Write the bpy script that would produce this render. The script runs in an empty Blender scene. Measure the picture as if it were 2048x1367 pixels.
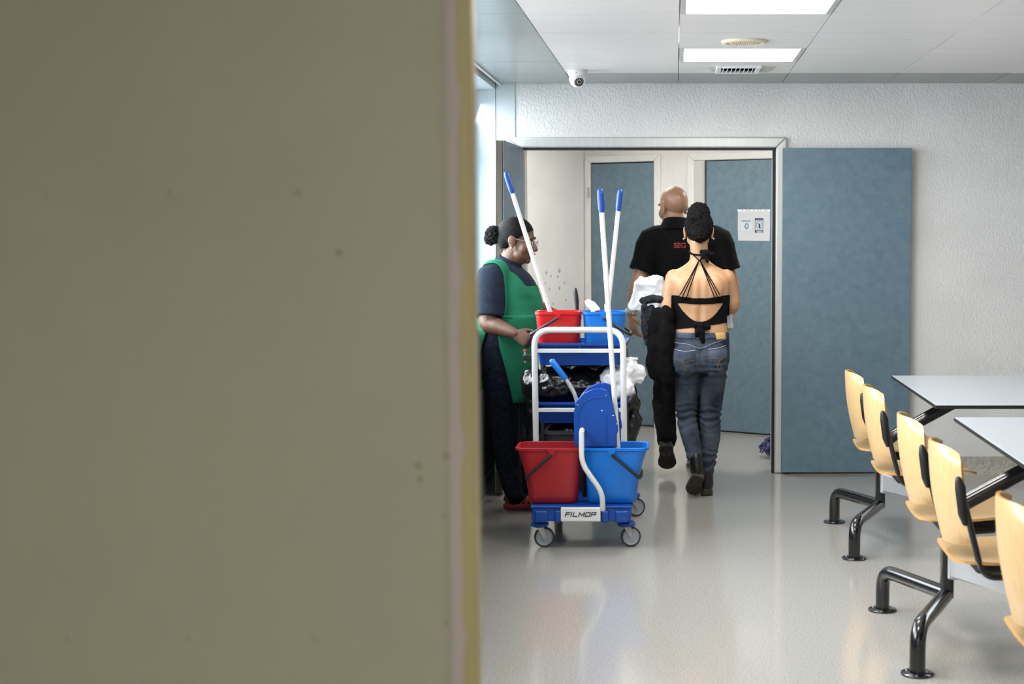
import bpy, bmesh, math, random
from mathutils import Vector, Matrix, noise
from mathutils.bvhtree import BVHTree
import numpy as np

scene = bpy.context.scene
COL = scene.collection
PI = math.pi

# ------------------------------------------------------------------ camera
F, CX, CY, CAMH = 2950.0, 1350.0, 683.5, 1.53
PITCH = math.atan((CY - 460.0) / F)
cam_d = bpy.data.cameras.new('camera'); cam = bpy.data.objects.new('camera', cam_d)
COL.objects.link(cam); scene.camera = cam
cam.location = (0, 0, CAMH); cam.rotation_euler = (PI / 2 - PITCH, 0, 0)
cam_d.sensor_width = 36.0; cam_d.lens = F / 2048 * 36.0
cam_d.shift_x = (1024 - CX) / 2048
cam_d.clip_start = 0.05
cam_d.dof.use_dof = True; cam_d.dof.focus_distance = 7.9; cam_d.dof.aperture_fstop = 4.0

# ------------------------------------------------------------------ world, daylight, exposure
w = bpy.data.worlds.new('sky'); scene.world = w; w.use_nodes = True
w.node_tree.nodes['Background'].inputs[0].default_value = (0.72, 0.86, 1.0, 1)
w.node_tree.nodes['Background'].inputs[1].default_value = 3.0
scene.view_settings.view_transform = 'Standard'; scene.view_settings.look = 'None'
scene.view_settings.gamma = 1.0; scene.view_settings.use_curve_mapping = False
scene.view_settings.exposure = 0.2

LW = -1.115           # inner face of the left wall
WY = 9.244            # face of the wall with the double door
CEIL = 2.436
WINS = [(7.0, 9.235), (4.98, 6.75), (3.0, 4.73), (-2.1, -0.75), (-3.7, -2.3)]  # last two are invented, added behind the camera to light the partition
SKY = 20.0            # watts per square metre of glass, the same for every window
def day(name, y0, y1):
    l = bpy.data.lights.new(name, 'AREA'); l.shape = 'RECTANGLE'
    l.size = y1 - y0; l.size_y = 1.34; l.energy = SKY * l.size * l.size_y; l.color = (0.92, 0.96, 1.0); l.spread = math.radians(125)
    o = bpy.data.objects.new(name, l); COL.objects.link(o)
    o.location = (LW - 0.34, (y0 + y1) / 2, 1.69)
    o.rotation_euler = (PI / 2 - math.radians(22), 0, -PI / 2)
for nm, (a, b) in zip(('window_daylight', 'window_left_middle_offscreen', 'window_left_near_offscreen', 'window_left_beside_offscreen', 'window_left_behind_offscreen'), WINS):  # the beside and behind lights are added to brighten the partition
    day(nm, a, b)
LAMP = 20.0            # ceiling luminaire diffuser emission

# ------------------------------------------------------------------ helpers
def lin(c):
    return tuple(((x / 255) / 12.92 if x / 255 <= 0.04045 else ((x / 255 + 0.055) / 1.055) ** 2.4) for x in c) + (1,)

def mat(name, c, rough=0.5, metal=0.0, c2=None, nscale=20, bump=0.0, bscale=60, coat=0.0, spec=0.5,
        emit=0.0, stretch=None, detail=3, bstretch=None, sheen=0.0, lo=0.35, hi=0.65, trans=0.0, sss=0.0):
    m = bpy.data.materials.new(name); m.use_nodes = True
    nt = m.node_tree; b = nt.nodes['Principled BSDF']; L = nt.links.new
    b.inputs['Base Color'].default_value = lin(c); b.inputs['Roughness'].default_value = rough
    b.inputs['Metallic'].default_value = metal; b.inputs['Specular IOR Level'].default_value = spec
    b.inputs['Coat Weight'].default_value = coat; b.inputs['Sheen Weight'].default_value = sheen
    if trans: b.inputs['Transmission Weight'].default_value = trans
    if sss:
        b.inputs['Subsurface Weight'].default_value = sss; b.inputs['Subsurface Radius'].default_value = (0.012, 0.005, 0.003)
        b.inputs['Subsurface Scale'].default_value = 1.0
    if emit:
        b.inputs['Emission Color'].default_value = lin(c); b.inputs['Emission Strength'].default_value = emit
    tc = nt.nodes.new('ShaderNodeTexCoord')
    def coords(st):
        if not st: return tc.outputs['Object']
        mp = nt.nodes.new('ShaderNodeMapping'); mp.inputs['Scale'].default_value = st
        L(tc.outputs['Object'], mp.inputs['Vector']); return mp.outputs['Vector']
    if c2:
        n = nt.nodes.new('ShaderNodeTexNoise'); n.inputs['Scale'].default_value = nscale; n.inputs['Detail'].default_value = detail
        L(coords(stretch), n.inputs['Vector'])
        r = nt.nodes.new('ShaderNodeValToRGB'); r.color_ramp.elements[0].position = lo; r.color_ramp.elements[1].position = hi
        r.color_ramp.elements[0].color = lin(c); r.color_ramp.elements[1].color = lin(c2)
        L(n.outputs['Fac'], r.inputs['Fac']); L(r.outputs['Color'], b.inputs['Base Color'])
    if bump:
        n = nt.nodes.new('ShaderNodeTexNoise'); n.inputs['Scale'].default_value = bscale; n.inputs['Detail'].default_value = 3
        L(coords(bstretch), n.inputs['Vector'])
        bp = nt.nodes.new('ShaderNodeBump'); bp.inputs['Strength'].default_value = bump; bp.inputs['Distance'].default_value = 0.01
        L(n.outputs['Fac'], bp.inputs['Height']); L(bp.outputs['Normal'], b.inputs['Normal'])
    return m

def ray(x, y):
    u = (x - CX) / F; v = -(y - CY) / F; c, s = math.cos(PITCH), math.sin(PITCH)
    return Vector((u, c + v * s, -s + v * c))
def at(x, y, Y):
    r = ray(x, y); return Vector((0, 0, CAMH)) + r * (Y / r.y)

class MB:
    """collects shapes; build() links them as ONE mesh object"""
    def __init__(s): s.v = []; s.f = []; s.mi = []; s.cur = 0
    def add(s, vs, fs):
        o = len(s.v); s.v += [Vector(v) for v in vs]
        s.f += [tuple(i + o for i in f) for f in fs]; s.mi += [s.cur] * len(fs); return s
    def box(s, c, d, rot=None):
        h = [x / 2 for x in d]; vs = []
        for z in (-1, 1):
            for y in (-1, 1):
                for x in (-1, 1):
                    p = Vector((x * h[0], y * h[1], z * h[2]))
                    if rot is not None: p = rot @ p
                    vs.append(p + Vector(c))
        return s.add(vs, [(0, 2, 3, 1), (4, 5, 7, 6), (0, 1, 5, 4), (2, 6, 7, 3), (0, 4, 6, 2), (1, 3, 7, 5)])
    def span(s, a, b):
        return s.box([(x + y) / 2 for x, y in zip(a, b)], [abs(x - y) for x, y in zip(a, b)])
    def loft(s, rings, cap=True, closed=False):
        n = len(rings[0]); vs = [p for r in rings for p in r]; fs = []; m = len(rings)
        for i in range(m if closed else m - 1):
            a = i * n; b = ((i + 1) % m) * n
            for j in range(n):
                k = (j + 1) % n; fs.append((a + j, a + k, b + k, b + j))
        if cap and not closed:
            fs.append(tuple(range(n - 1, -1, -1))); fs.append(tuple((m - 1) * n + j for j in range(n)))
        return s.add(vs, fs)
    def tube(s, path, r, n=12, round_ends=False, sub=0):
        P = [Vector(p) for p in path]
        R = list(r) if isinstance(r, (list, tuple)) else [r] * len(P)
        if sub: P, R = smooth_path(P, R, sub)
        if round_ends:
            for e in (0, -1):
                d = (P[0] - P[1]) if e == 0 else (P[-1] - P[-2]); d.normalize()
                q = P[e].copy(); rr = R[e]
                for t in (0.5, 0.85, 0.98):
                    np_, nr = q + d * rr * t, rr * math.sqrt(1 - t * t)
                    if e == 0: P.insert(0, np_); R.insert(0, nr)
                    else: P.append(np_); R.append(nr)
        T = []
        for i in range(len(P)):
            a = P[max(i - 1, 0)]; b = P[min(i + 1, len(P) - 1)]; T.append((b - a).normalized())
        u = T[0].orthogonal().normalized(); rings = []
        for i in range(len(P)):
            if i:
                ax = T[i - 1].cross(T[i])
                if ax.length > 1e-7: u = Matrix.Rotation(T[i - 1].angle(T[i]), 3, ax) @ u
            u = (u - T[i] * u.dot(T[i])).normalized(); vv = T[i].cross(u)
            rings.append([P[i] + (u * math.cos(2 * PI * j / n) + vv * math.sin(2 * PI * j / n)) * R[i] for j in range(n)])
        return s.loft(rings)
    def lathe(s, prof, origin=(0, 0, 0), axis=(0, 0, 1), n=24, cap=True, closed=False):
        ax = Vector(axis).normalized(); u = ax.orthogonal().normalized(); v = ax.cross(u); o = Vector(origin)
        return s.loft([[o + ax * h + (u * math.cos(2 * PI * j / n) + v * math.sin(2 * PI * j / n)) * max(r, 1e-4) for j in range(n)] for r, h in prof], cap, closed)
    def prism(s, poly, d0, d1, fn):
        """poly 2D points, fn(a, b, d) -> 3D"""
        n = len(poly); vs = [fn(a, b, d0) for a, b in poly] + [fn(a, b, d1) for a, b in poly]
        fs = [tuple(range(n - 1, -1, -1)), tuple(range(n, 2 * n))] + [(i, (i + 1) % n, n + (i + 1) % n, n + i) for i in range(n)]
        return s.add(vs, fs)
    def ball(s, c, r, n=16, rot=None):
        c = Vector(c); r = (r, r, r) if not isinstance(r, (tuple, list)) else r; rings = []
        for i in range(n // 2 + 1):
            a = PI * i / (n // 2) - PI / 2; rr = max(math.cos(a), 1e-3); ring = []
            for j in range(n):
                p = Vector((rr * math.cos(2 * PI * j / n) * r[0], rr * math.sin(2 * PI * j / n) * r[1], math.sin(a) * r[2]))
                ring.append(c + (rot @ p if rot is not None else p))
            rings.append(ring)
        return s.loft(rings)
    def mesh(s, name):
        me = bpy.data.meshes.new(name); me.from_pydata([tuple(v) for v in s.v], [], s.f)
        if any(s.mi): me.polygons.foreach_set('material_index', s.mi)
        bm = bmesh.new(); bm.from_mesh(me); bmesh.ops.recalc_face_normals(bm, faces=bm.faces); bm.to_mesh(me); bm.free()
        return me
    def build(s, name, m, parent=None, smooth=40, bevel=0.0, seg=2, loc=None, **tags):
        me = s.mesh(name)
        return obj(name, me, m, parent, smooth, bevel, seg, loc, **tags)

def obj(name, me, m, parent=None, smooth=40, bevel=0.0, seg=2, loc=None, **tags):
    for mm in (m if isinstance(m, (list, tuple)) else [m]): me.materials.append(mm)
    o = bpy.data.objects.new(name, me); COL.objects.link(o)
    org = Vector(loc) if loc is not None else (wloc(parent) if parent else None)
    if org is not None: me.transform(Matrix.Translation(-org))
    if loc is not None and not parent: o.location = loc
    if parent: o.parent = parent
    if smooth:
        me.polygons.foreach_set('use_smooth', [True] * len(me.polygons)); me.set_sharp_from_angle(angle=math.radians(smooth))
    if bevel:
        b = o.modifiers.new('bevel', 'BEVEL'); b.width = bevel; b.segments = seg; b.limit_method = 'ANGLE'
    for k, v in tags.items(): o['category' if k == 'cat' else k] = v
    return o
def wloc(o):
    p = Vector((0, 0, 0))
    while o: p = p + Vector(o.location); o = o.parent
    return p
def thing(name, loc, label=None, cat=None, group=None, kind=None):
    o = bpy.data.objects.new(name, None); COL.objects.link(o); o.location = loc; o.empty_display_size = 0.05
    for k, v in (('label', label), ('category', cat), ('group', group), ('kind', kind)):
        if v: o[k] = v
    return o
def copy_tree(o, parent=None):
    c = o.copy(); COL.objects.link(c); c.parent = parent
    for ch in o.children: copy_tree(ch, c)
    return c
def smooth_path(P, R, sub):
    Q, S = [], []
    for i in range(len(P) - 1):
        p0, p1, p2, p3 = P[max(i - 1, 0)], P[i], P[i + 1], P[min(i + 2, len(P) - 1)]
        for k in range(sub):
            t = k / sub
            Q.append(0.5 * ((2 * p1) + (p2 - p0) * t + (2 * p0 - 5 * p1 + 4 * p2 - p3) * t * t + (3 * p1 - p0 - 3 * p2 + p3) * t ** 3))
            S.append(R[i] * (1 - t) + R[i + 1] * t)
    return Q + [P[-1]], S + [R[-1]]
def fillet(P, r, k=6):
    """polyline with rounded corners"""
    P = [Vector(p) for p in P]; out = [P[0]]
    for i in range(1, len(P) - 1):
        a = (P[i - 1] - P[i]); b = (P[i + 1] - P[i]); d = min(r, a.length * 0.49, b.length * 0.49)
        A = P[i] + a.normalized() * d; B = P[i] + b.normalized() * d
        for j in range(k + 1):
            t = j / k; out.append(A * (1 - t) ** 2 + P[i] * 2 * t * (1 - t) + B * t * t)
    return out + [P[-1]]
def rrect(w, h, r, k=5):
    pts = []
    for cx, cy, a in ((w / 2 - r, h / 2 - r, 0), (-w / 2 + r, h / 2 - r, 90), (-w / 2 + r, -h / 2 + r, 180), (w / 2 - r, -h / 2 + r, 270)):
        for j in range(k + 1):
            t = math.radians(a + 90 * j / k); pts.append((cx + r * math.cos(t), cy + r * math.sin(t)))
    return pts
def text_mesh(body, size, extrude=0.0006, bold=0.0, shear=0.0, sx=1.0):
    c = bpy.data.curves.new('lettering', 'FONT'); c.body = body; c.size = size; c.extrude = extrude; c.offset = bold; c.shear = shear
    c.align_x = 'CENTER'; c.align_y = 'CENTER'
    o = bpy.data.objects.new('lettering', c); COL.objects.link(o)
    dg = bpy.context.evaluated_depsgraph_get(); me = bpy.data.meshes.new_from_object(o.evaluated_get(dg))
    bpy.data.objects.remove(o); me.materials.clear(); me.transform(Matrix.Diagonal((sx, 1, 1, 1))); return me

# ------------------------------------------------------------------ materials
M = {}
M['wall'] = mat('textured_white_plaster', (228, 227, 224), 0.62, c2=(220, 219, 216), nscale=3, bump=0.5, bscale=85, bstretch=(1, 1, 0.7))
M['wall_smooth'] = mat('smooth_bluish_paint', (203, 210, 212), 0.35, c2=(196, 204, 206), nscale=2)
M['dado'] = mat('grey_dado_panel', (122, 126, 126), 0.5, c2=(114, 118, 118), nscale=8)
M['ceil'] = mat('white_metal_panel', (230, 227, 224), 0.38, c2=(224, 221, 218), nscale=2, stretch=(1, 6, 1))
M['ceil_grey'] = mat('grey_metal_panel', (140, 147, 144), 0.25, c2=(134, 141, 138), nscale=3, stretch=(1, 6, 1))
M['slab'] = mat('grey_concrete_slab', (128, 126, 122), 0.8)
M['duct'] = mat('galvanised_duct', (132, 134, 136), 0.5, 0.4)
M['floor'] = mat('speckled_vinyl', (178, 174, 168), 0.15, c2=(148, 144, 137), nscale=150, detail=5, lo=0.38, hi=0.64, coat=0.25)
M['base'] = mat('speckled_cove_base', (188, 183, 172), 0.4, c2=(150, 145, 132), nscale=70, detail=5, lo=0.35, hi=0.7, bump=0.1, bscale=120)
M['door'] = mat('mottled_blue_laminate', (93, 117, 132), 0.42, c2=(108, 131, 143), nscale=22, detail=6, lo=0.3, hi=0.7)
M['door_core'] = mat('brown_door_edge', (88, 78, 62), 0.5, c2=(66, 58, 46), nscale=25, stretch=(1, 1, 0.08))
M['alu'] = mat('brushed_aluminium', (208, 208, 205), 0.36, 0.3, c2=(200, 201, 198), nscale=40, stretch=(1, 1, 0.05))
M['gasket'] = mat('black_rubber_gasket', (20, 21, 23), 0.6)
M['alu_white'] = mat('white_powder_coat', (226, 226, 223), 0.35, c2=(220, 220, 217), nscale=8)
M['steel'] = mat('dull_steel', (172, 172, 168), 0.4, 0.7)
M['chrome'] = mat('polished_aluminium', (226, 228, 231), 0.3, 0.75)
M['black_metal'] = mat('glossy_black_metal', (17, 18, 19), 0.2, coat=0.5)
M['black_plastic'] = mat('black_plastic', (26, 26, 27), 0.42)
M['wood'] = mat('beech_plywood', (212, 178, 128), 0.36, c2=(203, 166, 115), nscale=14, stretch=(9, 9, 0.8), detail=4, coat=0.15)
M['ply_edge'] = mat('plywood_edge', (206, 158, 88), 0.45, c2=(178, 128, 66), nscale=50, stretch=(1, 1, 4))
M['laminate'] = mat('pale_grey_tabletop', (186, 191, 196), 0.3, c2=(182, 187, 192), nscale=60)
M['blue'] = mat('cobalt_blue_plastic', (3, 68, 152), 0.36, c2=(2, 62, 143), nscale=6)
M['blue2'] = mat('bright_blue_plastic', (0, 108, 198), 0.33, c2=(0, 102, 189), nscale=6)
M['red'] = mat('dark_red_plastic', (160, 22, 34), 0.36, c2=(150, 20, 31), nscale=6)
M['red2'] = mat('bright_red_plastic', (192, 18, 24), 0.3, c2=(184, 16, 22), nscale=6)
M['white_tube'] = mat('white_enamel', (222, 222, 220), 0.3, c2=(214, 214, 212), nscale=8)
M['white_plastic'] = mat('white_plastic', (232, 232, 230), 0.35)
M['grey_wheel'] = mat('grey_wheel_plastic', (146, 153, 160), 0.45)
M['rubber'] = mat('dark_grey_rubber', (52, 54, 56), 0.6)
M['bag_black'] = mat('black_bin_liner', (16, 16, 18), 0.24, bump=0.5, bscale=30)
M['bag_white'] = mat('white_plastic_film', (232, 234, 236), 0.4, bump=0.3, bscale=25)
M['ink'] = mat('dark_blue_ink', (22, 20, 52), 0.5)
M['ink_grey'] = mat('grey_print', (96, 104, 118), 0.6)
M['paper_tint'] = mat('pale_blue_print', (196, 208, 218), 0.6)
M['cream'] = mat('cream_plastic', (233, 221, 196), 0.4)
M['lamp'] = mat('lamp_diffuser', (255, 252, 247), 0.5, emit=LAMP)
M['panel'] = mat('beige_panel_laminate', (197, 189, 160), 0.5, c2=(191, 186, 157), nscale=2.2, detail=2)
M['panel_strip'] = mat('pale_pink_sealant', (212, 194, 180), 0.55)
M['panel_post'] = mat('yellow_painted_post', (206, 186, 128), 0.42, c2=(200, 182, 130), nscale=10)
M['stain'] = mat('olive_stain', (164, 157, 122), 0.6)
M['glass'] = bpy.data.materials.new('window_glass'); M['glass'].use_nodes = True
_nt = M['glass'].node_tree; _nt.nodes.clear()
_o = _nt.nodes.new('ShaderNodeOutputMaterial'); _m = _nt.nodes.new('ShaderNodeMixShader'); _t = _nt.nodes.new('ShaderNodeBsdfTransparent'); _g = _nt.nodes.new('ShaderNodeBsdfGlossy')
_g.inputs['Roughness'].default_value = 0.02; _m.inputs[0].default_value = 0.06
_nt.links.new(_t.outputs[0], _m.inputs[1]); _nt.links.new(_g.outputs[0], _m.inputs[2]); _nt.links.new(_m.outputs[0], _o.inputs[0])

# ================================================================== STRUCTURE
def struct(mb, name, m, parent=None, **k):
    o = mb.build(name, m, parent, **k)
    if not parent: o['kind'] = 'structure'
    return o

struct(MB().span((-3.2, -4.0, -0.12), (6.0, 12.6, 0.0)), 'floor', M['floor'], smooth=0)

# wall with the double door opening
OX0, OX1, OZ = -0.955, 0.63, 2.045
WT = 0.13
mb = MB()
mb.span((-3.2, WY, 0), (OX0 - 0.0, WY + WT, 2.6)).span((OX1, WY, 0), (6.0, WY + WT, 2.6)).span((OX0, WY, OZ), (OX1, WY + WT, 2.6))
struct(mb, 'wall_back', M['wall'], smooth=0)
# smooth painted strip beside the corner
struct(MB().span((LW + 0.002, WY - 0.006, 0.0), (-0.992, WY + 0.02, 2.6)), 'trim_1', M['wall_smooth'], bevel=0.002)
struct(MB().span((LW - 0.3, WY - 0.008, 0.0), (LW, WY + 0.02, 2.6)), 'trim_8', M['wall_smooth'], bevel=0.002)
# left wall: piers, spandrel and head round the windows
SILL, HEAD = 1.0, 2.40
mb = MB(); edges = sorted(WINS); y = -4.0
mb.span((LW - 0.3, -4.0, 0), (LW, WY + 0.0, SILL)).span((LW - 0.3, -4.0, HEAD), (LW, WY, 2.7))
for a, b in edges + [(WY, WY)]:
    if a > y: mb.span((LW - 0.3, y, SILL), (LW, a, HEAD))
    y = b
struct(mb, 'wall_left', M['wall_smooth'], smooth=0)
struct(MB().span((LW, 2.1, 0.1), (LW + 0.012, WY - 0.006, SILL - 0.03)), 'trim_2', M['dado'], bevel=0.002)
struct(MB().span((LW, 2.1, 0.0), (LW + 0.016, WY - 0.006, 0.1)), 'baseboard_left', M['dado'], bevel=0.003)
for i, (a, b) in enumerate(WINS):
    wn = thing('window_%d' % (i + 1), (LW - 0.05, (a + b) / 2, SILL), kind='structure')  # the last two windows are made up, openings for the added light
    fr = MB(); t = 0.045; x0, x1 = LW - 0.19, LW - 0.135
    fr.span((x0, a, SILL), (x1, a + t, HEAD)).span((x0, b - t, SILL), (x1, b, HEAD)).span((x0, a + t, SILL), (x1, b - t, SILL + t))
    fr.span((x0, a + t, HEAD - t), (x1, b - t, HEAD)).span((x0, a + t, 1.995), (x1, b - t, 2.045))
    fr.build('window_frame', M['white_tube'], wn, bevel=0.003)
    MB().span((LW - 0.165, a + t, SILL + t), (LW - 0.159, b - t, 1.995)).build('pane', M['glass'], wn, smooth=0)
    MB().span((LW - 0.165, a + t, 2.045), (LW - 0.159, b - t, HEAD - t)).build('pane', M['glass'], wn, smooth=0)
    MB().span((LW - 0.19, a, SILL - 0.02), (LW + 0.03, min(b, WY - 0.012), SILL + 0.006)).build('window_sill', M['wall_smooth'], wn, bevel=0.004)
# far right and rear walls close the room
struct(MB().span((5.9, -4.0, 0), (6.05, WY, 2.6)), 'wall_right', M['wall'], smooth=0)
struct(MB().span((LW - 0.3, -4.1, 0), (6.05, -3.95, 2.6)), 'wall_front', M['wall'], smooth=0)

# coved baseboard of the back wall, right of the door
prof = [(0, 0), (0, 0.105), (-0.004, 0.105), (-0.007, 0.05), (-0.014, 0.024), (-0.03, 0.008), (-0.055, 0.0)]
mb = MB(); mb.prism(prof, 0.72, 5.9, lambda a, b, d: (d, WY + a, b)); struct(mb, 'baseboard_back', M['base'], smooth=50)
mb = MB(); mb.prism(prof, LW + 0.016, -1.04, lambda a, b, d: (d, WY - 0.006 + a, b)); struct(mb, 'baseboard_corner', M['base'], smooth=50)

# ------------------------------------------------------------------ ceiling of single metal panels
ce = MB().span((-1.5, -4.0, CEIL + 0.10), (6.0, WY, CEIL + 0.16)).build('ceiling', M['slab'], smooth=0, kind='structure')
XL = [-1.078, -0.632] + [0.019 + 0.640 * k for k in range(0, 10)]
YL = [WY - 0.605 - 0.587 * k for k in range(0, 22)]
lights = [(1, 1), (1, 4), (1, 7), (1, 16), (1, 19)]     # the one row of lamps seen in the photograph, carried on towards and past the camera
pan = {}
def panel_mesh(wd, dp, grey):
    k = (round(wd, 3), round(dp, 3), grey)
    if k not in pan:
        me = MB().box((0, 0, 0.010), (wd - 0.0035, dp - 0.003, 0.02)).mesh('ceiling_panel')
        me.materials.append(M['ceil_grey'] if grey else M['ceil']); pan[k] = me
    return pan[k]
rows = [(WY - 0.012, YL[0])] + [(YL[k], YL[k + 1]) for k in range(len(YL) - 1)]
random.seed(4)
for c in range(len(XL) - 1):
    for r, (yb, ya) in enumerate(rows):
        if (c - 1, r - 1) in [(lx, ly) for lx, ly in lights]: continue
        grey = (c == 0 or r == 0)
        if (c, r) == (2, 1):      # panel with the opening for the air vent
            mx, my = (XL[c] + XL[c + 1]) / 2, (ya + yb) / 2; wx, wy = (XL[c + 1] - XL[c] - 0.0035) / 2, (yb - ya - 0.003) / 2; z0, z1 = CEIL, CEIL + 0.02
            pm_ = MB().span((mx - wx, my - wy, z0), (0.26, my + wy, z1)).span((0.45, my - wy, z0), (mx + wx, my + wy, z1)).span((0.26, my - wy, z0), (0.45, 8.275, z1)).span((0.26, 8.525, z0), (0.45, my + wy, z1))
            pm_.build('ceiling_panel', M['ceil'], ce, smooth=0); continue
        o = bpy.data.objects.new('ceiling_panel', panel_mesh(XL[c + 1] - XL[c], yb - ya, grey)); COL.objects.link(o)
        o.parent = ce; o.location = ((XL[c] + XL[c + 1]) / 2, (ya + yb) / 2, CEIL + random.uniform(0, 0.0012))
struct(MB().span((-1.092, -3.9, CEIL - 0.012), (-1.076, WY, CEIL + 0.03)), 'trim_3', M['alu'], bevel=0.002)
struct(MB().span((-1.078, WY - 0.010, CEIL + 0.022), (5.8, WY, CEIL + 0.034)), 'trim_4', M['ceil_grey'], smooth=0)
# ceiling luminaires
def luminaire(x0, x1, y0, y1, z, label, group, name='ceiling_light'):
    t = thing(name, ((x0 + x1) / 2, (y0 + y1) / 2, z), label, 'ceiling light', group)
    fr = MB(); e = 0.028
    fr.span((x0 + .004, y0 + .004, z - .002), (x0 + e, y1 - .004, z + .03)).span((x1 - e, y0 + .004, z - .002), (x1 - .004, y1 - .004, z + .03))
    fr.span((x0 + e, y0 + .004, z - .002), (x1 - e, y0 + .012, z + .03)).span((x0 + e, y1 - .012, z - .002), (x1 - e, y1 - .004, z + .03))
    fr.build('frame', M['alu'], t, bevel=0.002)
    MB().span((x0 + e, y0 + .012, z + .012), (x1 - e, y1 - .012, z + .022)).build('diffuser' if name == 'ceiling_light' else name.replace('_offscreen', '_diffuser_offscreen'), M['lamp'], t, smooth=0)
    return t
for c, r in lights:
    c2 = c + 1; r2 = r + 1
    x0, x1 = XL[c2], XL[c2 + 1]; yb, ya = rows[r2]
    nm, lb = {(1, 1): ('ceiling_light', 'square recessed ceiling light panel between the round speaker and the air vent'),
              (1, 4): ('ceiling_light', 'square recessed ceiling light panel next before the round ceiling speaker'),
              (1, 7): ('ceiling_light_near_offscreen', 'square recessed ceiling light panel, third of its row from the double door'),
              (1, 16): ('ceiling_light_behind_offscreen', 'square recessed ceiling light panel, sixth in its row from the double door'),
              (1, 19): ('ceiling_light_rear_offscreen', 'square recessed ceiling light panel at the rear end of its row')}[(c, r)]
    luminaire(x0, x1, ya, yb, CEIL, lb, 'recessed ceiling lights', nm)

# ------------------------------------------------------------------ corridor behind the double door
K = Vector((-0.71, 11.75, 0)); DB = Vector((0.867, -0.498, 0)).normalized(); DA = Vector((-0.498, -0.867, 0)).normalized()
NB = Vector((-DB.y, DB.x, 0)) * -1     # towards the room (-x-y side)
if NB.y > 0: NB = -NB
NA = Vector((-DA.y, DA.x, 0))
if NA.x < 0: NA = -NA
def wallseg(mb, o, d, n, s0, s1, z0, z1, f0=0.0, f1=-0.12):
    """box along direction d from s0 to s1, face at n*f0, back at n*f1"""
    vs = []
    for z in (z0, z1):
        for s_, f_ in ((s0, f0), (s1, f0), (s1, f1), (s0, f1)):
            p = o + d * s_ + n * f_; vs.append((p.x, p.y, z))
    return mb.add(vs, [(3, 2, 1, 0), (4, 5, 6, 7), (0, 1, 5, 4), (1, 2, 6, 5), (2, 3, 7, 6), (3, 0, 4, 7)])
mb = wallseg(MB(), K, DB, NB, -0.12, 4.6, 0, 2.6); struct(mb, 'wall_corridor_right', M['wall'], smooth=0)
mb = wallseg(MB(), K, DA, NA, 0.0, 2.75, 0, 2.6); wcl = struct(mb, 'wall_corridor_left', M['wall'], smooth=0); M['scuff'] = mat('grey_scuff', (168, 171, 175), 0.8)
struct(MB().span((-3.2, WY + WT, CEIL), (6.0, 12.6, CEIL + 0.1)), 'ceiling_corridor', M['ceil'], smooth=0)
luminaire(-0.75, -0.15, 10.0, 10.6, CEIL - 0.03, 'square ceiling light panel in the corridor by its left wall', 'corridor ceiling lights', 'corridor_light_left_offscreen')
luminaire(0.75, 1.35, 9.55, 10.15, CEIL - 0.03, 'square ceiling light panel in the corridor by the door jamb', 'corridor ceiling lights', 'corridor_light_right_offscreen')

for px_, py_, r_ in ((1092, 545, 4), (1101, 552, 3), (1118, 541, 5), (1115, 553, 3), (1128, 566, 3), (1118, 576, 4), (1098, 578, 3), (1131, 600, 3), (1090, 566, 2), (1105, 607, 3), (1112, 588, 2)):
    tt = 0.5; lo, hi = 0.0, 2.5
    for _ in range(40):
        m_ = (lo + hi) / 2; p = K + DA * m_
        if p.x / (p.y * math.cos(PITCH)) > (px_ - CX) / F: lo = m_
        else: hi = m_
    p = K + DA * lo; z = at(px_, py_, p.y).z; q = p + NA * 0.0005
    MB().ball((q.x, q.y, z), (r_ * 0.0022, r_ * 0.0022, r_ * 0.0035), 8).build('scuff_mark', M['scuff'], wcl)

def s_of(px):   # distance along the oblique wall of the point that shows at pixel column px
    u = (px - CX) / F * 1.0
    # X = u*Yd, Yd ~ Y*cos + ... ; solve with the ground ray
    lo, hi = -0.5, 4.0
    for _ in range(40):
        m_ = (lo + hi) / 2; p = K + DB * m_
        if p.x / (p.y * math.cos(PITCH)) < u: lo = m_
        else: hi = m_
    return (lo + hi) / 2
def frame(name, s0, s1, z1, leaf_rec):
    """aluminium frame on the oblique wall, outer size s0..s1, top z1; bevelled face pieces with mitres"""
    t = thing(name, K + DB * ((s0 + s1) / 2), kind='structure'); e = 0.055; d = 0.028
    def piece(quad):
        lo = [(q[0], q[1]) for q in quad]; mb = MB(); vs = []
        for f_ in (-0.005, 0.010, d):
            for k_, (a, b) in enumerate(lo):
                ins = 0.0 if f_ < d else 0.008
                ca = sum(q[0] for q in lo) / 4; cb = sum(q[1] for q in lo) / 4
                p = K + DB * a + NB * f_; vs.append((p.x, p.y, b))
        fs = [(3, 2, 1, 0), (8, 9, 10, 11)] + [(i + 4 * l, (i + 1) % 4 + 4 * l, (i + 1) % 4 + 4 * l + 4, i + 4 * l + 4) for l in (0, 1) for i in range(4)]
        return mb.add(vs, fs)
    piece([(s0, 0), (s0 + e, 0), (s0 + e, z1 - e), (s0, z1)]).build('jamb', M['alu_white'], t, bevel=0.006)
    piece([(s1 - e, 0), (s1, 0), (s1, z1), (s1 - e, z1 - e)]).build('jamb', M['alu_white'], t, bevel=0.006)
    piece([(s0, z1), (s0 + e, z1 - e), (s1 - e, z1 - e), (s1, z1)]).build('header', M['alu_white'], t, bevel=0.006)
    return t, s0 + e, s1 - e, z1 - e
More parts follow.
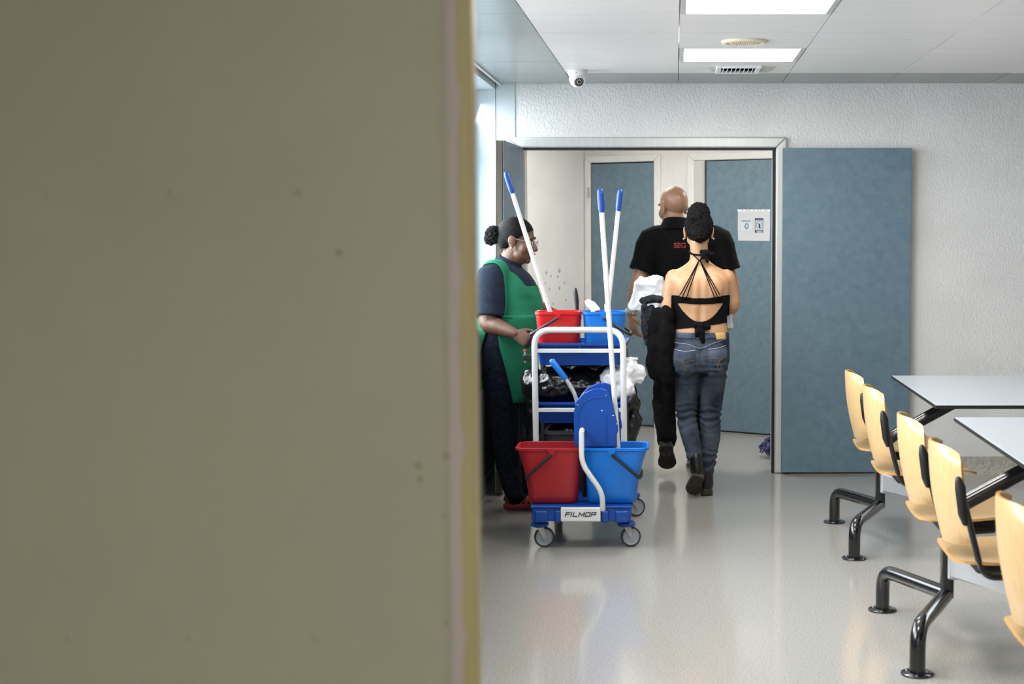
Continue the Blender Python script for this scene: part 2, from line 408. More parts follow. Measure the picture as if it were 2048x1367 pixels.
# narrow door flush in its frame, wider door set back in its frame
def hinge_on(parent, o, d, n, s_, z):
    p = o + d * s_ + n * 0.034
    mb = MB(); mb.tube([(p.x, p.y, z - 0.04), (p.x, p.y, z + 0.04)], 0.008, 10); mb.build('hinge', M['steel'], parent)
s0 = s_of(1172.5); s1 = s_of(1323)
zt = at(1248, 310, (K + DB * ((s0 + s1) / 2)).y).z
t, a, b, zf = frame('trim_5', s0, s1, zt, 0)
hinge_on(t, K, DB, NB, s0 + 0.045, at(1178, 385, (K + DB * s0).y).z)
d3 = thing('door_3', K + DB * ((a + b) / 2), kind='structure')
wallseg(MB(), K, DB, NB, a - 0.002, b + 0.002, 0.004, zf + 0.002, 0.006, -0.03).build('gasket', M['gasket'], d3, smooth=0)
wallseg(MB(), K, DB, NB, a + 0.007, b - 0.007, 0.012, zf - 0.010, 0.018, -0.02).build('leaf', M['door'], d3, bevel=0.002)
s0 = s_of(1378); s1 = s0 + 1.05
zt = at(1378, 307, (K + DB * s0).y).z
t, a, b, zf = frame('trim_6', s0, s1, zt, 0.1)
d4 = thing('door_4', K + DB * ((a + b) / 2), kind='structure')
# the reveal is a box standing in front of the wall plane: leaf lies deeper than the frame face
mb = MB(); wallseg(mb, K, DB, NB, a - 0.004, a + 0.085, 0, zf, 0.020, 0.004); mb.build('reveal', M['alu'], t, bevel=0.002)
mb = MB(); wallseg(mb, K, DB, NB, a + 0.085, a + 0.095, 0, zf, 0.024, 0.002); mb.build('stop_bead', M['steel'], t, smooth=0)
wallseg(MB(), K, DB, NB, a + 0.095, b, 0.003, zf, 0.004, 0.001).build('gasket', M['gasket'], d4, smooth=0)
wallseg(MB(), K, DB, NB, a + 0.101, b - 0.005, 0.014, zf - 0.006, 0.012, 0.001).build('leaf', M['door'], d4, bevel=0.002)
# paper sheets in a clear sleeve taped on that door
def onB(px, py, f_):
    s_ = s_of(px); p = K + DB * s_; q = at(px, py, p.y); return K + DB * s_ + NB * f_ + Vector((0, 0, q.z))
sg = thing('notice_sleeve', onB(1510, 481, 0.014), 'clear plastic sleeve with two small printed notices taped on blue door', 'notice')
def patch(pts, f0, f1):
    mb = MB(); vs = [onB(x, y, f0) for x, y in pts] + [onB(x, y, f1) for x, y in pts]; n = len(pts)
    return mb.add(vs, [tuple(range(n)), tuple(range(2 * n - 1, n - 1, -1))] + [(i, (i + 1) % n, n + (i + 1) % n, n + i) for i in range(n)])
M['sleeve'] = mat('clear_glossy_sleeve', (204, 207, 212), 0.12, bump=0.6, bscale=14, coat=1.0)
patch([(1477.5, 421), (1541, 421), (1541.5, 440), (1541, 481.5), (1478, 481), (1477, 450)], 0.0125, 0.0135).build('sleeve', M['sleeve'], sg, smooth=0)
patch([(1476.5, 418.5), (1541.5, 418.5), (1541.5, 422.5), (1476.5, 422.5)], 0.0125, 0.0145).build('tape', M['white_plastic'], sg, smooth=0)
for x in (1485, 1494, 1499, 1508, 1516, 1521, 1530, 1534):
    patch([(x, 419.4), (x + 2.2, 419.4), (x + 2.2, 421.2), (x, 421.2)], 0.0146, 0.0149).build('tape_hole', M['ink_grey'], sg, smooth=0)
n1 = patch([(1484, 439), (1505.5, 439), (1505.5, 461), (1484, 461)], 0.0136, 0.0141).build('notice_paper', M['paper_tint'], sg, smooth=0)
n2 = patch([(1511.5, 436), (1528, 436), (1528, 465), (1511.5, 465)], 0.0136, 0.0141).build('notice_paper', M['ink'], sg, smooth=0)
mb = patch([(1512.5, 440.6), (1527, 440.6), (1527, 459.8), (1512.5, 459.8)], 0.0142, 0.0144); mb.build('blank_field', M['paper_tint'], n2, smooth=0)
mb = patch([(1513, 437.2), (1527, 437.2), (1527, 440), (1513, 440)], 0.0142, 0.0144); mb.build('heading_bar', M['ink_grey'], n2, smooth=0)
mb = MB()
for j, (x0, x1, y) in enumerate(((1514, 1527, 461.2), (1515.5, 1526, 463.2))):
    q = patch([(x0, y), (x1, y), (x1, y + 1.2), (x0, y + 1.2)], 0.0142, 0.0144); mb.add(q.v, q.f)
mb.build('small_print', M['paper_tint'], n2, smooth=0)
mb = MB()     # crossed-out phone pictogram
ring = [onB(1520 + 5.4 * math.cos(a_), 450 + 8.2 * math.sin(a_), 0.0146) for a_ in [2 * PI * k / 24 for k in range(24)]]
for k in range(24): mb.tube([ring[k], ring[(k + 1) % 24]], 0.0016, 5)
mb.tube([onB(1516, 444, 0.0146), onB(1524, 456, 0.0146)], 0.0014, 5)
q = patch([(1519, 447), (1522, 447), (1522, 456), (1519, 456)], 0.0144, 0.0149); mb.add(q.v, q.f)
mb.build('pictogram', M['ink'], n2, smooth=0)
mb = MB()
for k in range(22):
    a_ = 2 * PI * k / 22; rr = 5.5 + 1.2 * math.sin(5 * a_)
    p_ = onB(1495 + rr * math.cos(a_) * 0.75, 452 + rr * 1.2 * math.sin(a_), 0.0143); q_ = onB(1495 + rr * .5 * math.cos(a_ + 1), 452 + rr * .7 * math.sin(a_ + 1), 0.0143)
    mb.tube([p_, q_], 0.0013, 5)
mb.build('drawing', M['ink_grey'], n1, smooth=0)
mb = MB(); x = 1484.8
for wd in (2.4, 3.2, 3.0, 2.2, 3.4, 2.6):
    q = patch([(x, 440.6), (x + wd - 0.6, 440.6), (x + wd - 0.6, 442.8), (x, 442.8)], 0.0142, 0.0144); mb.add(q.v, q.f); x += wd + 0.35
mb.build('heading_line', M['ink'], n1, smooth=0)

# ------------------------------------------------------------------ double door frame and leaves
t = thing('trim_7', ((OX0 + OX1) / 2, WY, 0), kind='structure')
e = 0.066
def fpiece(quad, name, m=M['alu']):
    vs = []
    for d in (0.004, -0.012, -0.026):
        for a, b in quad: vs.append((a, WY + d, b))
    fs = [(0, 1, 2, 3), (11, 10, 9, 8)] + [(i + 4 * l, (i + 1) % 4 + 4 * l, (i + 1) % 4 + 4 * l + 4, i + 4 * l + 4) for l in (0, 1) for i in range(4)]
    MB().add(vs, fs).build(name, m, t, bevel=0.009, seg=3)
HX0, HX1, HZ = -1.046, 0.694, 2.106
fpiece([(HX0, HZ), (HX1, HZ), (HX1 - e, HZ - e), (HX0 + 0.09, HZ - e)], 'header')
fpiece([(HX1, 0.002), (HX1, HZ), (HX1 - e, HZ - e), (HX1 - e, 0.002)], 'jamb')
fpiece([(HX0, 0.002), (HX0, HZ), (HX0 + 0.09, HZ - e), (HX0 + 0.09, 0.002)], 'jamb')
MB().span((OX0 - 0.004, WY - 0.01, 0.002), (OX0 + 0.02, WY + WT + 0.01, HZ - e)).build('lining', M['alu'], t, smooth=0)
MB().span((OX1 - 0.018, WY - 0.01, 0.002), (OX1 + 0.002, WY + WT + 0.01, HZ - e)).build('lining', M['alu'], t, smooth=0)
MB().span((OX0, WY - 0.012, HZ - e - 0.014), (OX1 - 0.002, WY + 0.03, HZ - e + 0.001)).build('gasket', M['gasket'], t, smooth=0)
MB().span((OX1 - 0.021, WY - 0.014, 0.002), (OX1 - 0.004, WY + 0.03, HZ - e)).build('gasket', M['gasket'], t, smooth=0)

def leaf(name, wd, th, ht):
    o = thing(name, (0, 0, 0), kind='structure')
    MB().span((0.003, -th / 2 + .003, 0.012), (wd - .003, th / 2 - .003, ht - .003)).build('edge_core', M['door_core'], o, smooth=0)
    MB().span((0, -th / 2, 0.014), (wd, -th / 2 + 0.0032, ht)).build('face_sheet', M['door'], o, bevel=0.001)
    MB().span((0, th / 2 - 0.0032, 0.014), (wd, th / 2, ht)).build('face_sheet', M['door'], o, bevel=0.001)
    MB().span((wd - 0.0005, th / 2 - 0.016, 0.014), (wd + 0.003, th / 2 - 0.008, ht - 0.01)).build('edge_bead', M['door_core'], o, smooth=0)
    return o
dr = leaf('door_2', 0.797, 0.042, 2.036)
dr.location = (0.668, WY - 0.046, 0.0); dr.rotation_euler = (0, 0, math.radians(0.6))
for z in (0.205, 1.815):
    MB().tube([(-0.012, -0.012, z - 0.05), (-0.012, -0.012, z + 0.05)], 0.009, 10).span((-0.012, -0.004, z - 0.05), (0.012, 0.001, z + 0.05)).build('hinge', M['steel'], dr)
for o in dr.children:
    if o.name.startswith('hinge'):
        o.data.transform(Matrix.Translation((-0.004, -0.016, 0)))
dl = leaf('door_1', 0.79, 0.046, 2.036)
dl.location = (-0.990, WY - 0.03, 0.004); dl.rotation_euler = (0, math.radians(-0.0), math.radians(-91.8))
dl.rotation_euler = (math.radians(-0.7), 0, math.radians(-92.0))
MB().tube([(0.775, -0.033, 0.03), (0.775, -0.033, 0.10)], 0.007, 8).build('floor_bolt', M['steel'], dl)

# ------------------------------------------------------------------ fixtures
sp = thing('ceiling_speaker', (0.335, 7.19, CEIL), 'round cream ceiling speaker with a slotted grille', 'speaker')
MB().lathe([(0.085, 0.0), (0.112, 0.0), (0.113, -0.004), (0.105, -0.011), (0.088, -0.013), (0.080, -0.008), (0.080, -0.004)], sp.location, n=40).build('ring', M['cream'], sp)
MB().lathe([(0.0, -0.004), (0.081, -0.004), (0.081, -0.007), (0.05, -0.010), (0.0, -0.011)], sp.location, n=40).build('grille', M['cream'], sp)
for k in range(15):
    x = -0.063 + 0.009 * k; h = math.sqrt(0.07 ** 2 - x * x)
    MB().box((0.335 + x, 7.19, CEIL - 0.0125), (0.0035, 2 * h, 0.006)).build('grille_rib', M['cream'], sp, smooth=0)

vx, vy = 0.355, 8.40
vn = thing('air_vent', (vx, vy, CEIL), 'white ceiling air vent with dark louvres and peeling tape', 'vent')
fr = MB(); W2, D2 = 0.125, 0.155
fr.span((vx - W2, vy - D2, CEIL - .012), (vx - W2 + .03, vy + D2, CEIL + .004)).span((vx + W2 - .03, vy - D2, CEIL - .012), (vx + W2, vy + D2, CEIL + .004))
fr.span((vx - W2 + .03, vy - D2, CEIL - .012), (vx + W2 - .03, vy - D2 + .03, CEIL + .004)).span((vx - W2 + .03, vy + D2 - .03, CEIL - .012), (vx + W2 - .03, vy + D2, CEIL + .004))
fr.build('frame', M['white_plastic'], vn, bevel=0.004)
dk = MB(); hx, hy = W2 - .03, D2 - .03
for q0, q1 in (((-hx - .004, -hy), (-hx, hy)), ((hx, -hy), (hx + .004, hy)), ((-hx - .004, -hy - .004), (hx + .004, -hy)), ((-hx - .004, hy), (hx + .004, hy + .004))):
    dk.span((vx + q0[0], vy + q0[1], CEIL + .002), (vx + q1[0], vy + q1[1], CEIL + .099))
dk.build('duct', M['duct'], vn, smooth=0)
for k in range(8):
    x = vx - W2 + 0.042 + k * 0.0235
    MB().box((x, vy, CEIL - 0.007), (0.003, 2 * D2 - 0.06, 0.013), Matrix.Rotation(0.5, 3, 'Y')).build('louvre', M['white_plastic'], vn, smooth=0)
M['tape'] = mat('yellowed_tape', (188, 182, 168), 0.5, c2=(214, 210, 202), nscale=40)
MB().box((vx + 0.165, vy + 0.02, CEIL - 0.0015), (0.06, 0.27, 0.003), Matrix.Rotation(0.1, 3, 'Z')).build('tape_strip', M['tape'], vn, smooth=0)
MB().box((vx - 0.145, vy + 0.02, CEIL - 0.0015), (0.02, 0.20, 0.003), Matrix.Rotation(-0.1, 3, 'Z')).build('tape_strip', M['tape'], vn, smooth=0)

cx_, cy_ = -0.555, 8.50
dc = thing('dome_camera', (cx_, cy_, CEIL), 'white dome security camera on the ceiling by the soffit edge', 'security camera')
MB().lathe([(0.0, 0.0), (0.056, 0.0), (0.057, -0.02), (0.052, -0.03), (0.0, -0.032)], (cx_, cy_, CEIL), n=32).build('base', M['white_plastic'], dc)
MB().ball((cx_, cy_, CEIL - 0.045), 0.05, 28).build('ball', M['white_plastic'], dc)
ax = Vector((0.28, -1.0, -0.55)).normalized(); o_ = Vector((cx_, cy_, CEIL - 0.045))
MB().lathe([(0.0, 0.038), (0.034, 0.038), (0.034, 0.049), (0.027, 0.051), (0.026, 0.046), (0.0, 0.046)], o_, ax, 28).build('lens_ring', M['white_tube'], dc)
lw = MB().lathe([(0.0, 0.0465), (0.026, 0.0465), (0.026, 0.048), (0.0, 0.048)], o_, ax, 28).build('lens_window', M['black_metal'], dc)
MB().lathe([(0.0, 0.048), (0.011, 0.048), (0.008, 0.051), (0.0, 0.0525)], o_, ax, 20).build('lens', M['black_plastic'], lw)
u_ = ax.orthogonal().normalized(); v_ = ax.cross(u_)
for k in range(10):
    a_ = 2 * PI * k / 10
    MB().ball(o_ + ax * 0.048 + (u_ * math.cos(a_) + v_ * math.sin(a_)) * 0.0195, 0.0022, 8).build('infrared_diode', M['steel'], lw)
MB().ball((cx_ - 0.005, cy_ - 0.0555, CEIL - 0.018), 0.003, 8).build('screw', M['black_plastic'], dc)

# ------------------------------------------------------------------ partition panel close to the camera
pp = thing('partition_panel', (-0.70, 2.02, 0), 'beige partition panel with pale sealant strip and yellow edge post', 'partition')
MB().span((LW + 0.002, 2.0, 0.0), (-0.304, 2.045, 2.43)).build('sheet', M['panel'], pp, smooth=0)
mb = MB(); ring = []
for k in range(140):
    z = 0.02 + k * 2.40 / 139; bmp = 0.0
    for zc in (1.701, 1.468, 1.237, 0.968, 0.735, 0.5, 0.27, 1.935, 2.17): bmp += 0.006 * math.exp(-((z - zc) / 0.016) ** 2)
    x1 = -0.2925 + bmp + 0.0006 * math.sin(31 * z)
    ring.append([(-0.3085, 1.9995, z), (-0.3085, 1.9955, z), (-0.3000, 1.9935, z), (x1, 1.9955, z), (x1, 1.9995, z)])
mb.loft([[Vector(p) for p in r] for r in ring]); mb.build('sealant_strip', M['panel_strip'], pp)
MB().prism(rrect(0.040, 0.052, 0.008), 0.0, 2.43, lambda a, b, d: (-0.2925 + a, 2.0245 + b, d)).build('edge_post', M['panel_post'], pp)
for r_, z in enumerate((1.58, 0.969, 0.36, 2.19)):
    for x in (-0.835, -0.668, -0.495):
        MB().lathe([(0.0, 0.0), (0.007, 0.0), (0.0055, 0.0014), (0.0, 0.002)], (x - 0.01 * (r_ == 0), 2.0, z), (0, -1, 0), 16).build('screw_cap', M['panel'], pp)
for x, z, s_ in ((-0.351, 1.209, 0.0048), (-0.349, 1.1905, 0.0044), (-0.3135, 1.2225, 0.0042), (-0.317, 1.139, 0.003), (-0.316, 0.99, 0.003), (-0.455, 1.50, 0.005)):
    MB().lathe([(0.0, 0.0), (s_, 0.0), (s_ * .8, 0.0006), (0.0, 0.0008)], (x, 2.0, z), (0, -1, 0), 14).build('stain_spot', M['stain'], pp)

# ------------------------------------------------------------------ canteen table units with fixed seats
def unit():
    """origin on the floor, local x to the right, the seat side at -x; y is depth"""
    r = thing('canteen_table', (0, 0, 0), None, 'table', 'canteen tables with fixed seats')
    XC = 0.95       # middle of the unit, from the left feet line x=0
    MB().span((0.345, -0.585, 0.722), (2 * XC - 0.345, 0.775, 0.728)).build('table_underside', M['black_plastic'], r, bevel=0.002)
    top = MB().span((0.345, -0.585, 0.728), (2 * XC - 0.345, 0.775, 0.7405)).build('table_top', M['laminate'], r, bevel=0.0015)
    MB().span((0.3435, -0.5865, 0.7265), (2 * XC - 0.3435, 0.7765, 0.7385)).build('table_edge', M['gasket'], top, smooth=0)
    def mir(v, s): v = Vector(v); return v if s > 0 else Vector((2 * XC - v.x, v.y, v.z))
    for s in (1, -1):
        def T(path, rad, nm, m, n=16, fl=0.07, par=r):
            return MB().tube([mir(p, s) for p in fillet(path, fl)], rad, n).build(nm, m, par)
        for q in (1, -1):     # two bent tube legs
            lg = T([(0.175, 0.01 * q, 0.175), (0.0, 0.43 * q, 0.165), (0.0, 0.43 * q, 0.004)], 0.028, 'leg', M['black_metal'], 18, 0.085)
            MB().lathe([(0.0, 0.0), (0.058, 0.0), (0.058, 0.005), (0.056, 0.0065), (0.0, 0.0065)], mir((0, 0.43 * q, 0), s), n=32).build('foot_plate', M['black_metal'], lg)
            for a_ in (0.3, 2.4, 4.5):
                MB().lathe([(0.0, 0.006), (0.005, 0.006), (0.004, 0.009), (0.0, 0.009)], mir((0.045 * math.cos(a_), 0.43 * q + 0.045 * math.sin(a_), 0), s), n=10).build('bolt', M['steel'], lg)
        post = MB(); c_ = mir((0.178, 0, 0), s)
        post.prism(rrect(0.045, 0.07, 0.015), 0.165, 0.465, lambda a, b, d: (c_.x + a, b, d)); post.build('post', M['black_metal'], r)
        cl = MB(); cl.span((c_.x - 0.005, -0.045, 0.235), (c_.x + s * 0.042, 0.045, 0.40)); cl.build('clamp', M['chrome'], r, bevel=0.012, seg=3)
        T([(0.17, 0, 0.43), (0.215, 0, 0.505), (0.575, 0, 0.703)], 0.03, 'table_strut', M['black_metal'], 18, 0.05)
        for q in (1, -1):     # polished arms carrying the seats
            a0 = mir((0.19, 0.02 * q, 0), s); a1 = mir((0.31, 0.46 * q, 0), s); d = (a1 - a0).normalized(); nn = Vector((-d.y, d.x, 0)) * 0.012
            mb = MB(); vs = []
            for p, z0, z1 in ((a0, 0.245, 0.335), (a1, 0.285, 0.345)):
                for k in (-1, 1):
                    for z in (z0, z1): vs.append((p.x + nn.x * k, p.y + nn.y * k, z))
            mb.add(vs, [(0, 1, 3, 2), (4, 6, 7, 5), (0, 4, 5, 1), (2, 3, 7, 6), (1, 5, 7, 3), (0, 2, 6, 4)])
            mb.build('seat_arm', M['chrome'], r, bevel=0.005)
            y0 = 0.365 * q + (-0.0 if q < 0 else -0.0)
            # seat shell
            def seat_xz(t_):      # t_ 0 rear .. 1 front
                x = 0.105 + 0.44 * t_
                z = 0.412 + 0.016 * (1 - t_) ** 3 * 0 + 0.018 * t_ - 0.10 * max(t_ - 0.86, 0) ** 1.5 * 4 - 0.010 * math.sin(PI * min(t_ * 1.3, 1))
                return x, z
            g = []; nu, nv = 13, 13
            for i in range(nu):
                t_ = i / (nu - 1); x, z = seat_xz(t_)
                hw = 0.195 + 0.012 * math.sin(PI * t_)
                cut = max(0, abs(t_ - 0.5) * 2 - 0.82) / 0.18; hw *= 1 - 0.13 * cut ** 2
                g.append([mir((x, y0 + hw * (2 * j / (nv - 1) - 1), z + 0.010 * (2 * j / (nv - 1) - 1) ** 2), s) for j in range(nv)])
            seat = shell(g, 0.010, 'seat', r)
            # bracket below the seat
            u0 = mir((0.19, y0 - 0.11, 0.36), s); u1 = mir((0.44, y0 + 0.11, 0.405), s)
            MB().span(u0, u1).build('seat_bracket', M['black_plastic'], seat, bevel=0.012)
            kx = mir((0.46, y0 + 0.02, 0.365), s); MB().tube([mir((0.42, y0 + .02, 0.37), s), kx], 0.006, 8).ball(kx, 0.012, 10).build('adjusting_knob', M['black_plastic'], seat)
            # back shell: arc bulging away from the table, leaning back
            g = []; nu, nv = 15, 13
            for i in range(nu):
                t_ = i / (nu - 1); z = 0.462 + 0.345 * t_
                x = 0.098 - 0.052 * t_ - 0.012 * math.sin(PI * t_)
                hw = 0.188 + 0.010 * math.sin(PI * t_ * 0.9)
                lo_ = max(0, 0.16 - t_) / 0.16; hi_ = max(0, t_ - 0.86) / 0.14
                hw *= 1 - 0.20 * lo_ ** 2.2 - 0.24 * hi_ ** 2.2
                row = []
                for j in range(nv):
                    w_ = (2 * j / (nv - 1) - 1); zz = z - 0.030 * w_ ** 4 * max(0, t_ - 0.75) * 4 + 0.02 * w_ ** 4 * max(0, 0.2 - t_) * 5
                    row.append(mir((x + 0.070 * w_ * w_, y0 + hw * w_, zz), s))
                g.append(row)
            back = shell(g, 0.010, 'backrest', r)
            for k in (1, -1):
                yb_ = y0 + 0.193 * k
                MB().tube([mir(p, s) for p in ((0.108, yb_, 0.700), (0.114, yb_, 0.675), (0.124, yb_, 0.585), (0.132, yb_, 0.555))], [0.012, 0.019, 0.017, 0.011], 10, True).build('bracket_cap', M['black_plastic'], back)
                T([(0.112, yb_ * 1 + 0.0, 0.69), (0.15, yb_, 0.54), (0.195, yb_, 0.365), (0.40, yb_ - 0.05 * k, 0.37)], 0.0115, 'back_tube', M['black_metal'], 10, 0.06, back)
                for z in (0.67, 0.60): MB().ball(mir((0.106 + 0.02, y0 + 0.165 * k, z), s), 0.004, 8).build('screw', M['chrome'], back)
    return r
def shell(g, th, name, parent):
    """thin plywood shell from a grid of points with pale faces and darker cut edge"""
    nu, nv = len(g), len(g[0]); top = []; N = []
    for i in range(nu):
        for j in range(nv):
            a = g[min(i + 1, nu - 1)][j] - g[max(i - 1, 0)][j]; b = g[i][min(j + 1, nv - 1)] - g[i][max(j - 1, 0)][j] if False else g[i][min(j + 1, nv - 1)] - g[i][max(j - 1, 0)]
            N.append(a.cross(b).normalized())
    V = [g[i][j] for i in range(nu) for j in range(nv)]
    A = [v + n * th / 2 for v, n in zip(V, N)]; B = [v - n * th / 2 for v, n in zip(V, N)]
    fs = []; mi = []; n = nu * nv
    for i in range(nu - 1):
        for j in range(nv - 1):
            q = (i * nv + j, i * nv + j + 1, (i + 1) * nv + j + 1, (i + 1) * nv + j)
            fs.append(q); fs.append(tuple(n + k for k in reversed(q))); mi += [0, 0]
    rim = [(0, j) for j in range(nv)] + [(i, nv - 1) for i in range(1, nu)] + [(nu - 1, j) for j in range(nv - 2, -1, -1)] + [(i, 0) for i in range(nu - 2, 0, -1)]
    rim = [a * nv + b for a, b in rim]
    for k in range(len(rim)):
        a, b = rim[k], rim[(k + 1) % len(rim)]; fs.append((a, b, n + b, n + a)); mi.append(1)
    mb = MB(); mb.v = [Vector(v) for v in A + B]; mb.f = fs; mb.mi = mi
    return mb.build(name, [M['wood'], M['ply_edge']], parent, smooth=55)
u1 = unit(); u1.location = (0.838, 7.23, 0)
u1['label'] = 'pale grey canteen table with four fixed beech seats, beside the open blue door'
u2 = copy_tree(u1); u2.location = (0.838, 5.43, 0)
u2['label'] = 'pale grey canteen table with fixed beech seats, second from the blue door'
u3 = copy_tree(u1); u3.location = (0.838, 3.62, 0)
u3['label'] = 'pale grey canteen table with fixed beech seats, third from the blue door'

# ================================================================== CLEANING CART
G = 'cleaning cart and what it carries'
ct = thing('cleaning_cart', (-0.45, 7.4, 0), 'blue and white cleaning cart with two trays on grey casters', 'cleaning cart')
# chassis: front beam with raised blocks, side rails, rear beam
ch = MB()
ch.span((-0.688, 7.0, 0.135), (-0.212, 7.10, 0.205)).span((-0.682, 7.09, 0.15), (-0.60, 7.86, 0.20)).span((-0.30, 7.09, 0.15), (-0.218, 7.86, 0.20))
ch.span((-0.682, 7.78, 0.14), (-0.218, 7.88, 0.205)).span((-0.60, 7.09, 0.185), (-0.30, 7.80, 0.20))
chassis = ch.build('chassis', M['blue'], ct, bevel=0.008, seg=3)
for x0, x1 in ((-0.672, -0.61), (-0.577, -0.545), (-0.352, -0.318), (-0.287, -0.222)):
    MB().span((x0, 6.985, 0.132), (x1, 7.01, 0.19)).build('beam_block', M['blue'], chassis, bevel=0.008)
MB().span((-0.694, 6.994, 0.200), (-0.206, 7.12, 0.212)).build('chassis_lip', M['blue'], chassis, bevel=0.004)
# name plate
pl = MB(); pl.prism(rrect(0.190, 0.068, 0.005), 6.978, 6.992, lambda a, b, d: (-0.452 + a, d, 0.173 + b)); pl = pl.build('name_plate', M['white_plastic'], ct, bevel=0.003)
MB().prism(rrect(0.180, 0.058, 0.004), 6.9765, 6.979, lambda a, b, d: (-0.452 + a, d, 0.173 + b)).build('plate_face', M['white_tube'], pl, smooth=0)
def strokes(words, org, hgt, wdt, gap, rad, shear, y):
    """block lettering from straight strokes"""
    mb = MB(); x = 0.0; out = []
    for ch_ in words:
        for st in LET[ch_]:
            P = [Vector((org[0] + x + px * wdt * WID.get(ch_, 1) + shear * py * hgt, y, org[1] + py * hgt)) for px, py in st]
            for a, b in zip(P[:-1], P[1:]):
                d = (b - a).normalized(); nrm = Vector((-d.z, 0, d.x)) * rad; e_ = d * rad * 0.8
                mb.add([a - e_ + nrm, b + e_ + nrm, b + e_ - nrm, a - e_ - nrm] + [p + Vector((0, 0.0012, 0)) for p in (a - e_ + nrm, b + e_ + nrm, b + e_ - nrm, a - e_ - nrm)],
                       [(0, 1, 2, 3), (7, 6, 5, 4), (0, 4, 5, 1), (1, 5, 6, 2), (2, 6, 7, 3), (3, 7, 4, 0)])
        x += wdt * WID.get(ch_, 1) + gap
    return mb, x - gap
LET = {'F': [[(0, 0), (0, 1), (1, 1)], [(0, .52), (.85, .52)]], 'I': [[(0.0, 0), (0.0, 1)]], 'L': [[(0, 1), (0, 0), (1, 0)]],
       'M': [[(0, 0), (0, 1), (.5, .25), (1, 1), (1, 0)]], 'O': [[(0, 0), (0, 1), (1, 1), (1, 0), (0, 0)]], 'P': [[(0, 0), (0, 1), (1, 1), (1, .45), (0, .45)]]}
WID = {'I': 0.12, 'M': 1.25}
_, tw = strokes('FILMOP', (0, 0), 0.018, 0.019, 0.008, 0.0014, 0.35, 0)
mb, _ = strokes('FILMOP', (-0.452 - tw / 2 - 0.003, 0.165), 0.018, 0.019, 0.008, 0.0021, 0.35, 6.9755)
mb.build('lettering', M['ink'], pl, smooth=0, label='dark blue italic lettering FILMOP')
# casters
def caster(x, y, ang, z0=0.13):
    c = MB(); c.lathe([(0.0, z0 - 0.004), (0.036, z0 - 0.004), (0.044, z0 - 0.012), (0.044, z0 - 0.022), (0.036, z0 - 0.028), (0.0, z0 - 0.028)], (x, y, 0), n=28)
    cp = c.build('bumper_disc', M['blue'], ct)
    R = Matrix.Rotation(ang, 3, 'Z'); o_ = Vector((x, y, 0))
    off = R @ Vector((0.022, 0, 0)); wc = o_ + off + Vector((0, 0, 0.0495)); axl = R @ Vector((0, 1, 0))
    whl = MB().lathe([(0.035, -0.010), (0.0455, -0.012), (0.0492, -0.008), (0.0495, 0.0), (0.0492, 0.008), (0.0455, 0.012), (0.035, 0.010)], wc, axl, 36, False, True).build('tyre', M['rubber'], cp)
    MB().lathe([(0.0, -0.008), (0.033, -0.008), (0.036, -0.0115), (0.039, -0.0118), (0.0415, -0.009), (0.0415, 0.009), (0.039, 0.0118), (0.036, 0.0115), (0.033, 0.008), (0.0, 0.008)], wc, axl, 36).build('wheel', M['grey_wheel'], cp)
    fk = MB()
    for sd in (-1, 1):
        pts = [(-0.018, 0.102), (0.020, 0.102), (0.028, 0.058), (0.026, 0.043), (0.016, 0.043), (0.010, 0.055)]
        fk.prism(pts, sd * 0.0165 - 0.0015, sd * 0.0165 + 0.0015, lambda a, b, d: o_ + R @ Vector((a, d, 0)) + Vector((0, 0, b)))
    fk.box(o_ + R @ Vector((0.001, 0, 0)) + Vector((0, 0, 0.1015)), (0.038, 0.036, 0.003), R)
    fk.build('fork', M['chrome'] if False else M['steel'], cp, bevel=0.001)
    MB().tube([wc - axl * 0.021, wc + axl * 0.021], 0.005, 10).build('axle', M['steel'], cp)
caster(-0.655, 7.05, 0.15); caster(-0.236, 7.06, 0.25); caster(-0.62, 7.80, 1.9); caster(-0.23, 7.82, 0.35)
# white tube frames: front loop, rear loop, cranked front tube
def wtube(P, r, nm, fl=0.07, m=None, par=ct): return MB().tube(fillet(P, fl), r, 14).build(nm, m or M['white_tube'], par)
wtube([(-0.700, 7.40, 0.19), (-0.708, 7.40, 1.030), (-0.262, 7.40, 1.030), (-0.256, 7.40, 0.19)], 0.0155, 'front_loop', 0.085)
wtube([(-0.700, 7.80, 0.19), (-0.700, 7.80, 0.93), (-0.262, 7.80, 0.93), (-0.262, 7.80, 0.19)], 0.0145, 'rear_loop', 0.06, M['rubber'])
wtube([(-0.446, 6.990, 0.572), (-0.446, 6.978, 0.42), (-0.347, 6.972, 0.28), (-0.347, 7.0, 0.19)], 0.0128, 'cranked_tube', 0.05)
wtube([(-0.446, 6.990, 0.566), (-0.446, 7.02, 0.575), (-0.446, 7.05, 0.57)], 0.0125, 'tube_return', 0.01)
MB().tube([(-0.452, 7.31, 0.20), (-0.452, 7.31, 0.52)], 0.012, 10).build('middle_post', M['black_plastic'], ct)
